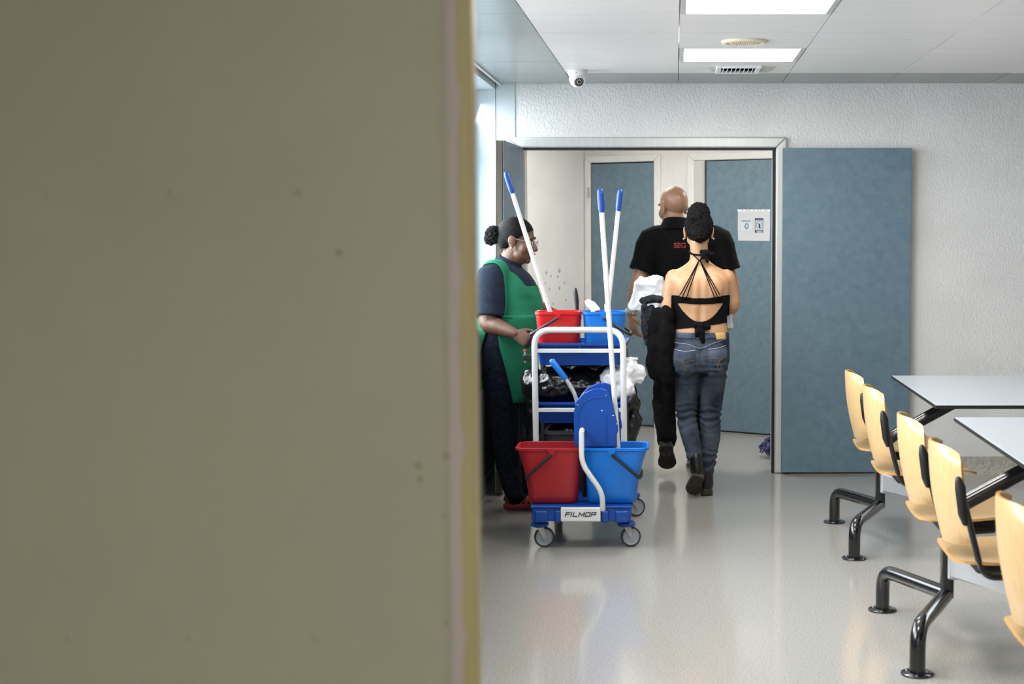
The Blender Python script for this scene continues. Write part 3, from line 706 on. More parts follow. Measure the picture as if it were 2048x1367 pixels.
# trays
def tray(z_top, z_bot, nm):
    x0, x1, y0, y1 = -0.703, -0.260, 7.436, 7.79; t_ = 0.004
    mb = MB(); rings = []
    for dx, z in ((0.016, z_bot), (0.0, z_top), (-0.018, z_top), (-0.018, z_top - 0.012), (-0.014, z_top - 0.012), (-0.014, z_top - 0.005), (0.005, z_top - 0.005), (0.02, z_bot + 0.005)):
        w_ = (x1 - x0) - 2 * dx; h_ = (y1 - y0) - 2 * dx
        rings.append([Vector(((x0 + x1) / 2 + a, (y0 + y1) / 2 + b, z)) for a, b in rrect(w_, h_, 0.02, 4)])
    mb.loft(rings); t = mb.build(nm, M['blue'], ct, smooth=35)
    for x in (x0 + 0.012, (x0 + x1) / 2, x1 - 0.012):
        MB().span((x - 0.003, y0 - 0.012, z_top - 0.055), (x + 0.003, y0 + 0.004, z_top - 0.008)).build('rib', M['blue'], t, smooth=0)
    MB().span((-0.70, 7.395, z_top - 0.047), (-0.262, 7.410, z_top - 0.027)).build('cross_bar', M['white_tube'], t, bevel=0.002)
    return t
tray(0.962, 0.848, 'upper_tray'); tray(0.662, 0.552, 'lower_tray')
# small red clamp on the side of the frame
cp = MB().span((-0.765, 7.40, 0.875), (-0.715, 7.425, 0.905)).build('side_clamp', M['black_plastic'], ct, bevel=0.004)
MB().tube([(-0.757, 7.412, 0.865), (-0.757, 7.412, 0.925)], 0.005, 8).build('clamp_pin', M['steel'], cp)
MB().ball((-0.757, 7.412, 0.925), (0.009, 0.009, 0.006), 10).build('clamp_tip', M['red2'], cp)
# rear bag frame of the cart with a black refuse sack
MB().tube(fillet([(-0.66, 7.80, 0.86), (-0.66, 8.08, 0.86), (-0.31, 8.08, 0.86), (-0.31, 7.80, 0.86)], 0.05), 0.011, 10).build('bag_hoop', M['white_tube'], ct)

def bucket(name, cx, cy, w_, d_, z0, z1, wb, db, lip, m, tip, label, loc_h, hand):
    """tapered rounded bucket; tip = pouring bulge on one short side"""
    t = thing(name, (cx, cy, z0), label, 'bucket', None)
    def ring(W, D, z, tp, r_):
        pts = rrect(W, D, r_, 6); out = []
        for a, b in pts:
            k = max(0, 1 - abs(b) / (D * 0.5)) if D else 0
            if tip * a > 0: a += tip * tp * (0.6 + 0.4 * k)
            out.append(Vector((cx + a, cy + b, z)))
        return out
    mb = MB(); H = z1 - z0
    R = [ring(wb - 0.02, db - 0.02, z0 + 0.0, 0, 0.03), ring(wb, db, z0 + 0.012, 0, 0.035)]
    for k in range(1, 7):
        f_ = k / 6; R.append(ring(wb + (w_ - wb) * f_, db + (d_ - db) * f_, z0 + 0.012 + (H - 0.03) * f_, 0.045 * f_ ** 2.2, 0.04))
    R += [ring(w_ + lip, d_ + lip, z1 - 0.014, 0.05, 0.042), ring(w_ + lip, d_ + lip, z1 - 0.002, 0.05, 0.042), ring(w_ + lip * .6, d_ + lip * .6, z1, 0.05, 0.042),
          ring(w_ - 0.004, d_ - 0.004, z1 - 0.003, 0.045, 0.038)]
    for k in range(5, -1, -1):
        f_ = k / 6; R.append(ring(wb + (w_ - wb) * f_ - 0.006, db + (d_ - db) * f_ - 0.006, z0 + 0.012 + (H - 0.03) * f_, 0.045 * f_ ** 2.2, 0.037))
    mb.loft(R); body = mb.build('shell', m, t, smooth=50)
    # lug and bail handle hanging to one side
    for sy in (-1, 1):
        yy = cy + sy * (d_ / 2 + 0.006)
        MB().prism([(-0.022, 0), (0.022, 0), (0.008, -0.03), (-0.008, -0.03)], yy - 0.004, yy + 0.004, lambda a, b, d: (cx + a, d, z1 - 0.004 + b)).build('handle_lug', m, body, smooth=0)
    dx, dz = hand; p0 = Vector((cx, cy - d_ / 2 - 0.013, z1 - 0.03)); p3 = Vector((cx, cy + d_ / 2 + 0.013, z1 - 0.03))
    p1 = p0 + Vector((dx, -0.004, dz)); p2 = p3 + Vector((dx, 0.004, dz))
    MB().tube(fillet([p0, p1, p2, p3], 0.02), 0.0078, 10).build('bail_handle', M['black_plastic'], t)
    m1 = p1.lerp(p2, 0.3); m2 = p1.lerp(p2, 0.7); MB().tube([m1, m2], 0.012, 12, True).build('handle_grip', M['black_plastic'], t)
    return t
bucket('mop_bucket', -0.592, 7.135, 0.268, 0.225, 0.212, 0.488, 0.235, 0.185, 0.014, M['red'], -1, 'large dark red mop bucket on the front of the cart base', 0, (-0.125, -0.115))
bucket('mop_bucket', -0.304, 7.135, 0.268, 0.225, 0.212, 0.488, 0.235, 0.185, 0.014, M['blue2'], 1, 'large bright blue mop bucket below the wringer on the cart base', 0, (0.135, -0.115))
bucket('small_bucket', -0.594, 7.545, 0.226, 0.18, 0.853, 1.118, 0.192, 0.15, 0.012, M['red2'], 0, 'small bright red bucket standing in the upper tray', 0, (-0.135, -0.085))
bucket('small_bucket', -0.362, 7.545, 0.210, 0.18, 0.853, 1.118, 0.182, 0.15, 0.012, M['blue2'], 0, 'small blue bucket with spray bottles standing in the upper tray', 0, (0.135, -0.085))

# wringer
wr = thing('mop_wringer', (-0.375, 7.12, 0.47), 'cobalt blue mop wringer with angled steel lever', 'mop wringer')
def wprof(gx, top): return [(-0.110, 0.486), (-0.113, 0.55), (-0.112, 0.66), (-0.100, 0.712 + top), (-0.065, 0.748 + top), (-0.02, 0.768 + top), (0.02, 0.772 + top), (0.046, 0.762 + top), (0.064, 0.735), (0.082, 0.67), (0.100, 0.59), (0.102, 0.565), (0.094, 0.55), (0.094, 0.486)]
MB().prism(wprof(0, 0), 7.062, 7.070, lambda a, b, d: (-0.375 + a, d, b)).build('side_plate', M['blue'], wr, bevel=0.004)
MB().prism(wprof(0, 0.014), 7.190, 7.198, lambda a, b, d: (-0.362 + a, d, b)).build('side_plate', M['blue'], wr, bevel=0.004)
MB().prism([(-0.05, 0.40), (-0.05, 0.49), (-0.09, 0.49), (-0.09, 0.70), (-0.06, 0.735), (0.0, 0.75), (0.05, 0.72), (0.08, 0.60), (0.08, 0.40)], 7.07, 7.19, lambda a, b, d: (-0.372 + a, d, b)).build('press_box', M['blue'], wr, bevel=0.006)
# raised outline on the plate
ol = [(-0.088, 0.50), (-0.090, 0.62), (-0.083, 0.668), (-0.062, 0.703), (-0.025, 0.722), (0.018, 0.727), (0.040, 0.724)]
MB().tube([(-0.375 + a, 7.0605, b) for a, b in ol], 0.0022, 6, sub=3).build('moulded_rib', M['blue'], wr)
MB().tube([(-0.375 + 0.045, 7.0605, 0.64), (-0.375 + 0.045, 7.0605, 0.48)], 0.0018, 6).build('moulded_rib', M['blue'], wr)
for a, b in ((-0.094, 0.692), (0.044, 0.738), (0.094, 0.60)):
    MB().lathe([(0.0, 0), (0.004, 0), (0.003, 0.003), (0, 0.003)], (-0.375 + a, 7.061, b), (0, -1, 0), 10).build('rivet', M['steel'], wr)
MB().ball((-0.352, 7.061, 0.664), (0.004, 0.001, 0.003), 8).build('paint_chip', M['white_plastic'], wr)
MB().ball((-0.298, 7.061, 0.640), (0.005, 0.001, 0.0025), 8).build('paint_chip', M['white_plastic'], wr)
lv = MB().tube(fillet([(-0.470, 7.12, 0.66), (-0.482, 7.11, 0.735), (-0.527, 7.10, 0.812), (-0.545, 7.10, 0.84)], 0.05), 0.0098, 12).build('lever', M['chrome'], wr)
MB().tube([(-0.532, 7.10, 0.818), (-0.592, 7.10, 0.896)], [0.0135, 0.0155], 14, True).build('lever_grip', M['blue2'], lv)

# mop and broom handles
def handle(name, a, b, label, grip=0.095, r=0.0115, mw=M['white_tube']):
    a, b = Vector(a), Vector(b); d = (b - a).normalized()
    t = thing(name, b, label, 'mop', 'white mop handles with blue grips')
    MB().tube([a + d * grip * 0.9, b], r, 14).build('pole', mw, t)
    P = []; R = []
    for k in range(13):
        f_ = k / 12; P.append(a + d * grip * f_); R.append(r * (1.32 + 0.10 * math.cos(k * PI)) if 0 < k < 11 else r * (1.15 if k else 1.2))
    MB().tube(P, R, 14, True).build('grip', M['blue'], t)
    MB().tube([a + d * 0.012 - Vector((0, 0.017, 0)), a + d * 0.012 + Vector((0, 0.017, 0))], 0.004, 8).build('hanging_eyelet', M['blue'], t)
    return t
handle('floor_mop', (-0.852, 7.50, 1.812), (-0.560, 7.53, 0.862), 'white mop handle with blue grip leaning out of the small red bucket')
h = handle('floor_mop', (-0.362, 7.18, 1.716), (-0.262, 7.12, 0.235), 'white mop handle with blue grip standing in the large blue bucket', r=0.0125)
h = handle('floor_mop', (-0.283, 7.66, 1.728), (-0.373, 7.60, 0.868), 'white mop handle with blue grip standing behind the spray bottles')
# black brush handle between the small buckets
bh = thing('hand_brush', (-0.495, 7.71, 0.853), 'short black brush handle sticking up behind the small red bucket', 'brush')
MB().tube([(-0.498, 7.71, 0.856), (-0.512, 7.71, 1.12), (-0.5145, 7.71, 1.16), (-0.519, 7.71, 1.20), (-0.521, 7.71, 1.222)], [0.008, 0.009, 0.0125, 0.012, 0.0085], 12, True).build('grip', M['black_plastic'], bh)
MB().ball((-0.498, 7.71, 0.885), (0.014, 0.03, 0.03), 16).build('bristles', M['black_plastic'], bh)
# spray bottles in the small blue bucket
def spray(x, y, zt, ang, label):
    t = thing('spray_bottle', (x, y, 0.868), label, 'spray bottle', 'spray bottles in the small blue bucket')
    MB().lathe([(0.0, 0), (0.033, 0), (0.036, 0.01), (0.036, 0.13), (0.028, 0.165), (0.014, 0.19), (0.013, 0.21), (0.0, 0.21)], (x, y, 0.868), n=24).build('bottle', M['white_plastic'], t)
    R = Matrix.Rotation(ang, 3, 'Z'); o_ = Vector((x, y, zt))
    P = [(-0.036, 0.022), (-0.046, 0.046), (-0.030, 0.056), (0.004, 0.042), (0.032, 0.010), (0.032, -0.002), (0.010, -0.006), (0.014, -0.03), (-0.012, -0.03), (-0.012, 0.004)]
    MB().prism(P, -0.013, 0.013, lambda a, b, d: o_ + R @ Vector((a, d, 0)) + Vector((0, 0, b))).build('spray_head', M['white_plastic'], t, bevel=0.005, seg=3)
    n_ = o_ + R @ Vector((-0.044, 0, 0.050)); MB().ball(n_, 0.007, 10).build('nozzle', M['red2'], t)
    MB().tube([o_ + R @ Vector((0.012, 0, -0.004)), o_ + R @ Vector((0.03, 0, -0.006))], 0.006, 8).build('trigger', M['red2'], t)
spray(-0.418, 7.55, 1.122, -0.1, 'white spray bottle head leaning between the red and blue buckets')
spray(-0.345, 7.56, 1.098, -1.4, 'white spray bottle seen end on beside the mop handle')

# crumpled bags
def crumple(mb, amp, sc, seed, vox=0.007, sm=2, ridge=True):
    me = remesh(mb, vox, sm); n = len(me.vertices); co = np.empty(n * 3, 'f'); no = np.empty(n * 3, 'f')
    me.vertices.foreach_get('co', co); me.vertices.foreach_get('normal', no); co = co.reshape(-1, 3); no = no.reshape(-1, 3)
    off = Vector((seed * 3.1, seed * 1.7, seed)); d = np.empty(n, 'f')
    for i in range(n):
        p = Vector(co[i]) * sc + off
        v = noise.noise(p) + 0.5 * noise.noise(p * 2.3)
        if ridge: v = 1 - abs(noise.noise(p)) * 2.2 + 0.5 * (1 - 2.2 * abs(noise.noise(p * 2.1 + off))) - 0.7
        d[i] = v
    co += no * (d * amp)[:, None]; me.vertices.foreach_set('co', co.ravel()); me.update(); return me
def remesh(mb, vox, sm=0, fac=0.5):
    me = mb.mesh('tmp'); o = bpy.data.objects.new('tmp', me); COL.objects.link(o)
    r = o.modifiers.new('r', 'REMESH'); r.mode = 'VOXEL'; r.voxel_size = vox; r.adaptivity = 0
    if sm: s_ = o.modifiers.new('s', 'SMOOTH'); s_.factor = fac; s_.iterations = sm
    dg = bpy.context.evaluated_depsgraph_get(); out = bpy.data.meshes.new_from_object(o.evaluated_get(dg))
    bpy.data.objects.remove(o); bpy.data.meshes.remove(me); return out
mb = MB()
for c_, r_ in (((-0.62, 7.60, 0.73), (0.15, 0.15, 0.09)), ((-0.73, 7.58, 0.745), (0.06, 0.12, 0.075)), ((-0.48, 7.62, 0.73), (0.14, 0.16, 0.085)), ((-0.72, 7.66, 0.725), (0.085, 0.12, 0.075)), ((-0.36, 7.66, 0.74), (0.08, 0.11, 0.075))): mb.ball(c_, r_, 16)
obj('bin_liner', crumple(mb, 0.016, 11, 3), M['bag_black'], smooth=70, loc=(-0.55, 7.6, 0.62), label='crumpled black bin liner bunched on the lower tray', cat='bin bag')
mb = MB()
for c_, r_ in (((-0.31, 7.56, 0.77), (0.085, 0.08, 0.06)), ((-0.235, 7.56, 0.815), (0.045, 0.07, 0.05)), ((-0.19, 7.57, 0.79), (0.035, 0.05, 0.05)), ((-0.26, 7.54, 0.73), (0.06, 0.06, 0.06)), ((-0.33, 7.53, 0.70), (0.06, 0.05, 0.05))): mb.ball(c_, r_, 16)
mb.tube([(-0.235, 7.55, 0.85), (-0.22, 7.54, 0.875), (-0.195, 7.53, 0.872)], [0.035, 0.018, 0.006], 10)
obj('plastic_bag', crumple(mb, 0.013, 13, 8), M['bag_white'], smooth=70, loc=(-0.27, 7.56, 0.66), label='crumpled white plastic bag stuffed beside the black bin liner', cat='plastic bag')
mb = MB()
mb.ball((-0.485, 7.955, 0.62), (0.23, 0.10, 0.28), 20); mb.ball((-0.485, 7.955, 0.44), (0.225, 0.11, 0.22), 20); mb.ball((-0.70, 7.90, 0.56), (0.08, 0.08, 0.22), 16); mb.ball((-0.715, 7.90, 0.40), (0.07, 0.075, 0.16), 16); mb.ball((-0.26, 7.97, 0.52), (0.075, 0.08, 0.2), 16); mb.ball((-0.755, 7.88, 0.52), (0.055, 0.07, 0.27), 16)
obj('refuse_sack', crumple(mb, 0.014, 9, 5), M['bag_black'], smooth=70, loc=(-0.48, 7.93, 0.19), label='large black refuse sack hanging at the back of the cart', cat='bin bag')
# dark grey bin on the cart base below the lower tray
bn = thing('grey_bin', (-0.48, 7.60, 0.2), 'dark grey plastic bin on the cart base under the lower tray', 'bin')
R = []
for wd, dp, z in ((0.30, 0.22, 0.202), (0.33, 0.25, 0.40), (0.36, 0.28, 0.49), (0.375, 0.295, 0.492), (0.375, 0.295, 0.508), (0.345, 0.27, 0.510), (0.33, 0.255, 0.49), (0.29, 0.21, 0.215)):
    R.append([Vector((-0.48 + a, 7.60 + b, z)) for a, b in rrect(wd, dp, 0.05, 6)])
MB().loft(R).build('shell', mat('dark_grey_plastic', (58, 60, 62), 0.5), bn)
mb = MB(); mb.ball((-0.50, 7.58, 0.495), (0.14, 0.10, 0.05), 18)
obj('liner', crumple(mb, 0.012, 16, 2), M['bag_black'], bn, smooth=70)
# blue mop head lying on the corridor floor
mh = thing('dust_mop', (0.665, 9.86, 0.0), 'dark blue fringed mop head on the corridor floor behind the door jamb', 'mop head')
random.seed(7); M['mop_blue'] = mat('navy_microfibre', (22, 32, 92), 0.9, sheen=0.6)
core = MB().ball((0.665, 9.86, 0.065), (0.072, 0.07, 0.06), 16).build('core', M['mop_blue'], mh)
mb = MB()
for k in range(220):
    a_ = random.uniform(0, 2 * PI); e_ = random.uniform(0.1, 1.45); d_ = Vector((math.cos(a_) * math.cos(e_), math.sin(a_) * math.cos(e_), math.sin(e_)))
    p0 = Vector((0.665, 9.86, 0.06)) + d_ * 0.055; L_ = random.uniform(0.015, 0.035); p1 = p0 + d_ * L_; p2 = p1 + (Vector((d_.x, d_.y, 0)) * 0.018 - Vector((0, 0, 0.03)) * random.random())
    p2.z = max(p2.z, 0.006); mb.tube([p0, p1, p2], 0.006, 5)
f_ = mb.build('fringe', M['mop_blue'], mh); f_['kind'] = 'stuff'
MB().tube([(0.69, 9.87, 0.08), (0.80, 9.90, 1.2)], 0.011, 10).build('pole', M['white_tube'], mh)

# ================================================================== PEOPLE
M['skin_dark'] = mat('deep_brown_skin', (98, 67, 51), 0.45, c2=(88, 60, 45), nscale=30, sss=0.06, bump=0.05, bscale=220)
M['skin_tan'] = mat('warm_tan_skin', (196, 152, 112), 0.48, c2=(188, 143, 104), nscale=18, sss=0.08, bump=0.04, bscale=220)
M['skin_fair'] = mat('light_skin', (166, 124, 98), 0.42, c2=(152, 112, 88), nscale=18, sss=0.08, bump=0.05, bscale=220)
M['hair'] = mat('black_hair', (6, 5, 5), 0.5, spec=0.12, bump=0.5, bscale=90, bstretch=(0.3, 1, 3))
M['hair_curl'] = mat('curly_dark_hair', (8, 7, 7), 0.7, spec=0.15, c2=(18, 15, 14), nscale=50, bump=1.0, bscale=110)
M['lip'] = mat('lip', (104, 58, 52), 0.4)
M['eye'] = mat('eye_white', (225, 220, 212), 0.2)
M['navy'] = mat('navy_cotton', (22, 30, 44), 0.9, spec=0.2, c2=(28, 37, 51), nscale=40, bump=0.3, bscale=14)
M['green'] = mat('green_apron_cloth', (28, 112, 80), 0.85, spec=0.25, c2=(24, 102, 73), nscale=10, bump=0.35, bscale=9)
M['jeans_dark'] = mat('dark_denim', (16, 21, 32), 0.9, spec=0.2, c2=(30, 37, 50), nscale=60, bump=0.4, bscale=16)
M['jeans'] = mat('washed_blue_denim', (38, 46, 59), 0.9, spec=0.2, c2=(80, 90, 101), nscale=8, detail=6, lo=0.36, hi=0.72, bump=0.3, bscale=90)
M['jeans_pocket'] = mat('denim_pocket', (52, 62, 77), 0.9, spec=0.2, c2=(78, 89, 103), nscale=14, bump=0.3, bscale=90)
M['stitch'] = mat('tan_stitching', (126, 102, 66), 0.8)
M['fade'] = mat('frayed_white_thread', (176, 184, 194), 0.9)
M['leather_label'] = mat('tan_leather_patch', (204, 170, 112), 0.6, c2=(192, 156, 98), nscale=60)
M['black_cloth'] = mat('black_cotton', (8, 8, 9), 0.9, spec=0.15, c2=(12, 12, 13), nscale=30, bump=0.3, bscale=14)
M['black_jersey'] = mat('black_jersey', (7, 7, 8), 0.85, spec=0.15, bump=0.35, bscale=22)
M['grey_fleece'] = mat('charcoal_fleece', (50, 50, 55), 0.95, spec=0.1, c2=(34, 34, 38), nscale=60, bump=0.6, bscale=70)
M['boot'] = mat('black_leather', (18, 17, 17), 0.3, bump=0.1, bscale=60)
M['sole'] = mat('worn_rubber_sole', (58, 54, 44), 0.7, c2=(40, 38, 32), nscale=30)
M['clog'] = mat('brick_red_clog', (150, 52, 54), 0.55, c2=(140, 46, 48), nscale=12)
M['text_red'] = mat('dull_red_print', (128, 38, 36), 0.7)
M['carrier'] = mat('translucent_white_film', (214, 218, 222), 0.35, bump=0.4, bscale=22)
M['gold'] = mat('gold_metal', (230, 200, 140), 0.25, 1.0)
M['lens_glass'] = M['glass']

def ring(c, a, b, F_, n=36, e=2.3, up=None):
    """superellipse ring: a along forward F_, b along its right side"""
    F_ = Vector(F_).normalized(); S_ = Vector((F_.y, -F_.x, 0)); c = Vector(c); out = []
    for j in range(n):
        t = 2 * PI * j / n; ct_, st_ = math.cos(t), math.sin(t)
        x = math.copysign(abs(ct_) ** (2 / e), ct_) * a; y = math.copysign(abs(st_) ** (2 / e), st_) * b
        out.append(c + F_ * x + S_ * y)
    return out
def interp(rows, n):
    P = [Vector((r[0], r[1], r[2])) for r in rows]; Q = [Vector((r[3], r[4], 0)) for r in rows]
    P2, _ = smooth_path(P, [0] * len(P), n); Q2, _ = smooth_path(Q, [0] * len(Q), n); return list(zip(P2, Q2))
def torso(mb, rows, F_, grow=0.0, e=2.3, sub=4):
    rr = [(x, y, z, a + grow, b + grow) for z, x, y, a, b in rows]
    mb.loft([ring(p, q.x, q.y, F_, e=e) for p, q in interp(rr, sub)]); return mb
def head(mb, c, yaw, nod=0.0, s=1.0, fat=0.0):
    """unit head: x right, y forward, z up; returns local->world"""
    R = Matrix.Rotation(yaw, 3, 'Z') @ Matrix.Rotation(-nod, 3, 'X'); c = Vector(c)
    T = lambda p: c + R @ (Vector(p) * s)
    def B(p, r, n=20): mb.ball(T(p), tuple(k * s for k in r), n, R)
    B((0, -0.012, 0.032), (0.076, 0.098, 0.090), 28); B((0, 0.026, -0.012), (0.066, 0.068, 0.088), 24)
    B((0, 0.032, -0.068), (0.052 + fat, 0.054, 0.044 + fat * .5)); B((0, 0.070, -0.098), (0.022, 0.020, 0.018))
    for k in (-1, 1):
        B((0.037 * k, 0.054, -0.032), (0.029 + fat * .6, 0.030, 0.034)); B((0.030 * k, 0.079, 0.026), (0.028, 0.014, 0.012))
        B((0.079 * k, -0.006, -0.008), (0.008, 0.020, 0.032)); B((0.084 * k, -0.012, 0.004), (0.006, 0.019, 0.026)); B((0.080 * k, -0.004, -0.034), (0.007, 0.011, 0.012))
        B((0.013 * k, 0.098, -0.036), (0.0095, 0.011, 0.009))
    mb.tube([T(p) for p in ((0, 0.084, 0.016), (0, 0.097, -0.010), (0, 0.109, -0.030))], [0.009 * s, 0.0105 * s, 0.0135 * s], 12, True)
    B((0, 0.092, -0.058), (0.025, 0.014, 0.008)); B((0, 0.088, -0.073), (0.022, 0.014, 0.009))
    return T, R
def sink(me, T, pts, rad, depth, R):
    f = R @ Vector((0, 1, 0))
    for v in me.vertices:
        for p in pts:
            d = (v.co - T(p)).length
            if d < rad * 2: v.co -= f * depth * math.exp(-(d / rad) ** 2)
def hand(mb, wst, d, n, side, curl=(0.35, 0.5, 0.35), s=1.0, thumb=0.5, spread=0.06):
    """d: towards the fingers, n: palm normal, side: towards the thumb"""
    wst = Vector(wst); d = Vector(d).normalized(); n = Vector(n); n = (n - d * n.dot(d)).normalized(); t = d.cross(n).normalized()
    if t.dot(Vector(side)) < 0: t = -t
    rings = []
    for k, (l, w_, th) in enumerate(((-0.02, 0.025, 0.019), (0.0, 0.026, 0.019), (0.025, 0.033, 0.018), (0.055, 0.040, 0.016), (0.08, 0.041, 0.014), (0.095, 0.036, 0.010))):
        rings.append([wst + d * l * s + t * math.cos(2 * PI * j / 18) * w_ * s + n * math.sin(2 * PI * j / 18) * th * s for j in range(18)])
    mb.loft(rings)
    for i, (o_, L_) in enumerate(((0.0305, 0.072), (0.0105, 0.080), (-0.0105, 0.074), (-0.030, 0.058))):
        p = wst + d * 0.082 * s + t * o_ * s; dr = (d + t * spread * (1.5 - i)).normalized(); ax = t; ang = 0; P = [p - dr * 0.02 * s]; P.append(p)
        for k, fr in enumerate((0.45, 0.30, 0.25)):
            ang += curl[k] * (1 + 0.12 * i); v = dr * math.cos(ang) + n * math.sin(ang); p = p + v * L_ * fr * s; P.append(p)
        mb.tube(P, [0.0095 * s, 0.0098 * s, 0.0086 * s, 0.0080 * s, 0.0068 * s], 10, True)
    p = wst + d * 0.022 * s + t * 0.022 * s; v1 = (d * 0.62 + t * (0.72) + n * thumb * 0.6).normalized(); v2 = (d * 0.85 + t * 0.35 + n * thumb).normalized(); v3 = (d * 0.9 + t * 0.1 + n * thumb * 1.1).normalized()
    P = [p, p + v1 * 0.036 * s]; P.append(P[-1] + v2 * 0.034 * s); P.append(P[-1] + v3 * 0.026 * s)
    mb.tube(P, [0.016 * s, 0.0125 * s, 0.0108 * s, 0.0085 * s], 10, True)
def wrinkle(me, fn):
    n = len(me.vertices); co = np.empty(n * 3, 'f'); no = np.empty(n * 3, 'f')
    me.vertices.foreach_get('co', co); me.vertices.foreach_get('normal', no); co = co.reshape(-1, 3); no = no.reshape(-1, 3)
    d = np.array([fn(Vector(p)) for p in co], 'f'); co = co + no * d[:, None]
    me.vertices.foreach_set('co', co.astype('f').ravel()); me.update()
def nz(p, s, o=0.0): return noise.noise(Vector((p.x * s[0] + o, p.y * s[1] + o * .7, p.z * s[2] - o)))
def extract(me, cond, off, name, m, parent, thick=0.003, sm=4):
    """the faces of me inside cond, lifted off the surface, as cloth with thickness"""
    bm = bmesh.new(); bm.from_mesh(me); bm.normal_update()
    bmesh.ops.delete(bm, geom=[f for f in bm.faces if not cond(f.calc_center_median())], context='FACES')
    be = [v for v in bm.verts if v.is_boundary]
    for _ in range(sm):     # clean the cut edge
        new = {}
        for v in be:
            nb = [e_.other_vert(v).co for e_ in v.link_edges if e_.is_boundary]
            if len(nb) == 2: new[v] = v.co * 0.5 + (nb[0] + nb[1]) * 0.25
        for v, c_ in new.items(): v.co = c_
    bm.normal_update()
    for v in bm.verts: v.co += v.normal * off
    out = bpy.data.meshes.new(name); bm.to_mesh(out); bm.free(); out.materials.clear()
    o = obj(name, out, m, parent, smooth=70)
    s_ = o.modifiers.new('thickness', 'SOLIDIFY'); s_.thickness = thick; s_.offset = -1
    return o
def on_surface(bvh, pts, org, off=0.002, d=(0, 1, 0)):
    """points pushed along d onto a surface; org gives the start plane coordinate"""
    out = []; d = Vector(d)
    for p in pts:
        h_ = bvh.ray_cast(Vector(p) - d * org, d)
        out.append(h_[0] - d * off if h_[0] is not None else Vector(p))
    return out
def bvh_of(me): return BVHTree.FromPolygons([v.co.copy() for v in me.vertices], [tuple(p.vertices) for p in me.polygons])

# ------------------------------------------------------------------ cleaner in the green tabard
cl = thing('person', (-0.90, 8.09, 0), 'person in a green tabard over navy shirt pushing the cleaning cart', 'person')
FA = math.radians(-10); FC = Vector((math.cos(FA), math.sin(FA), 0)); SC = Vector((FC.y, -FC.x, 0)); CY0 = 8.10
ROWS = [(0.74, -0.945, CY0, 0.115, 0.165), (0.82, -0.940, CY0, 0.135, 0.185), (0.90, -0.925, CY0, 0.150, 0.190), (0.98, -0.908, CY0, 0.165, 0.190), (1.06, -0.902, CY0, 0.170, 0.185),
        (1.15, -0.908, CY0, 0.166, 0.180), (1.23, -0.915, CY0, 0.146, 0.180), (1.285, -0.918, CY0, 0.118, 0.165), (1.325, -0.925, CY0, 0.085, 0.120), (1.352, -0.925, CY0, 0.060, 0.070)]
mb = MB(); torso(mb, ROWS, FC, -0.014)
hc = (-0.861, 8.075, 1.472)
T, R = head(mb, hc, FA - PI / 2, math.radians(9), 1.0, 0.010)
mb.tube([(-0.868, 8.08, 1.43), (-0.895, 8.085, 1.375), (-0.925, 8.095, 1.31)], [0.058, 0.060, 0.070], 20, True)
mb.ball(T((0, 0.025, -0.10)), (0.045, 0.045, 0.03), 16)
RS, RE, RW = Vector((-0.985, 7.935, 1.27)), Vector((-0.998, 7.872, 1.035)), Vector((-0.850, 7.800, 0.985))
LS, LE, LWr = Vector((-0.925, 8.275, 1.265)), Vector((-0.800, 8.335, 1.10)), Vector((-0.630, 8.225, 1.045))
mb.tube([RS, RS.lerp(RE, 0.6), RE, RE.lerp(RW, 0.35), RW], [0.055, 0.052, 0.050, 0.046, 0.027], 18, True, sub=4)
mb.tube([LS, LS.lerp(LE, 0.6), LE, LE.lerp(LWr, 0.35), LWr], [0.055, 0.052, 0.048, 0.045, 0.027], 18, True, sub=4)
hand(mb, RW, (0.78, -0.20, -0.42), (0.25, 0.9, -0.3), (0.3, 0, 1), (0.55, 0.85, 0.6), 0.95, 0.5)
hand(mb, LWr, (0.9, -0.2, -0.3), (0, -0.3, -1), (0, -1, 0), (0.4, 0.6, 0.4), 0.95)
HR, HL = [(-0.950, 8.02, 0.83), (-0.945, 8.02, 0.70), (-0.928, 8.02, 0.42), (-0.918, 8.025, 0.28), (-0.888, 8.03, 0.09)], [(-0.945, 8.19, 0.83), (-0.935, 8.19, 0.70), (-0.905, 8.185, 0.42), (-0.89, 8.185, 0.28), (-0.855, 8.19, 0.09)]
for Hh in (HR, HL): mb.tube(Hh, [0.09, 0.085, 0.062, 0.055, 0.036], 18, True, sub=4)
for k, Hh in enumerate((HR, HL)):
    a = Vector(Hh[-1]); mb.tube([a + Vector((-0.02, 0, -0.03)), a + Vector((0.06, -0.012, -0.045)), a + Vector((0.15, -0.03, -0.058))], [0.035, 0.036, 0.026], 14, True)
me = remesh(mb, 0.0042, 3)
sink(me, T, [(0.033, 0.088, 0.004), (-0.033, 0.088, 0.004)], 0.015, 0.012, R)
body = obj('body', me, M['skin_dark'], cl, smooth=80)
for k in (-1, 1):
    MB().ball(T((0.032 * k, 0.0745, 0.003)), 0.0118, 14).build('eye', M['eye'], cl); MB().ball(T((0.032 * k, 0.0835, 0.002)), 0.0052, 10).build('iris', M['hair'], cl)
    MB().tube([T((0.016 * k, 0.0935, 0.027)), T((0.034 * k, 0.090, 0.032)), T((0.052 * k, 0.074, 0.027))], [0.002, 0.003, 0.0015], 8).build('eyebrow', M['hair'], cl)
MB().tube([T((-0.020, 0.096, -0.061)), T((0, 0.106, -0.0565)), T((0.020, 0.096, -0.061))], [0.003, 0.006, 0.003], 10, True).ball(T((0, 0.1, -0.073)), (0.014, 0.007, 0.006), 12, R).build('lips', M['lip'], cl)
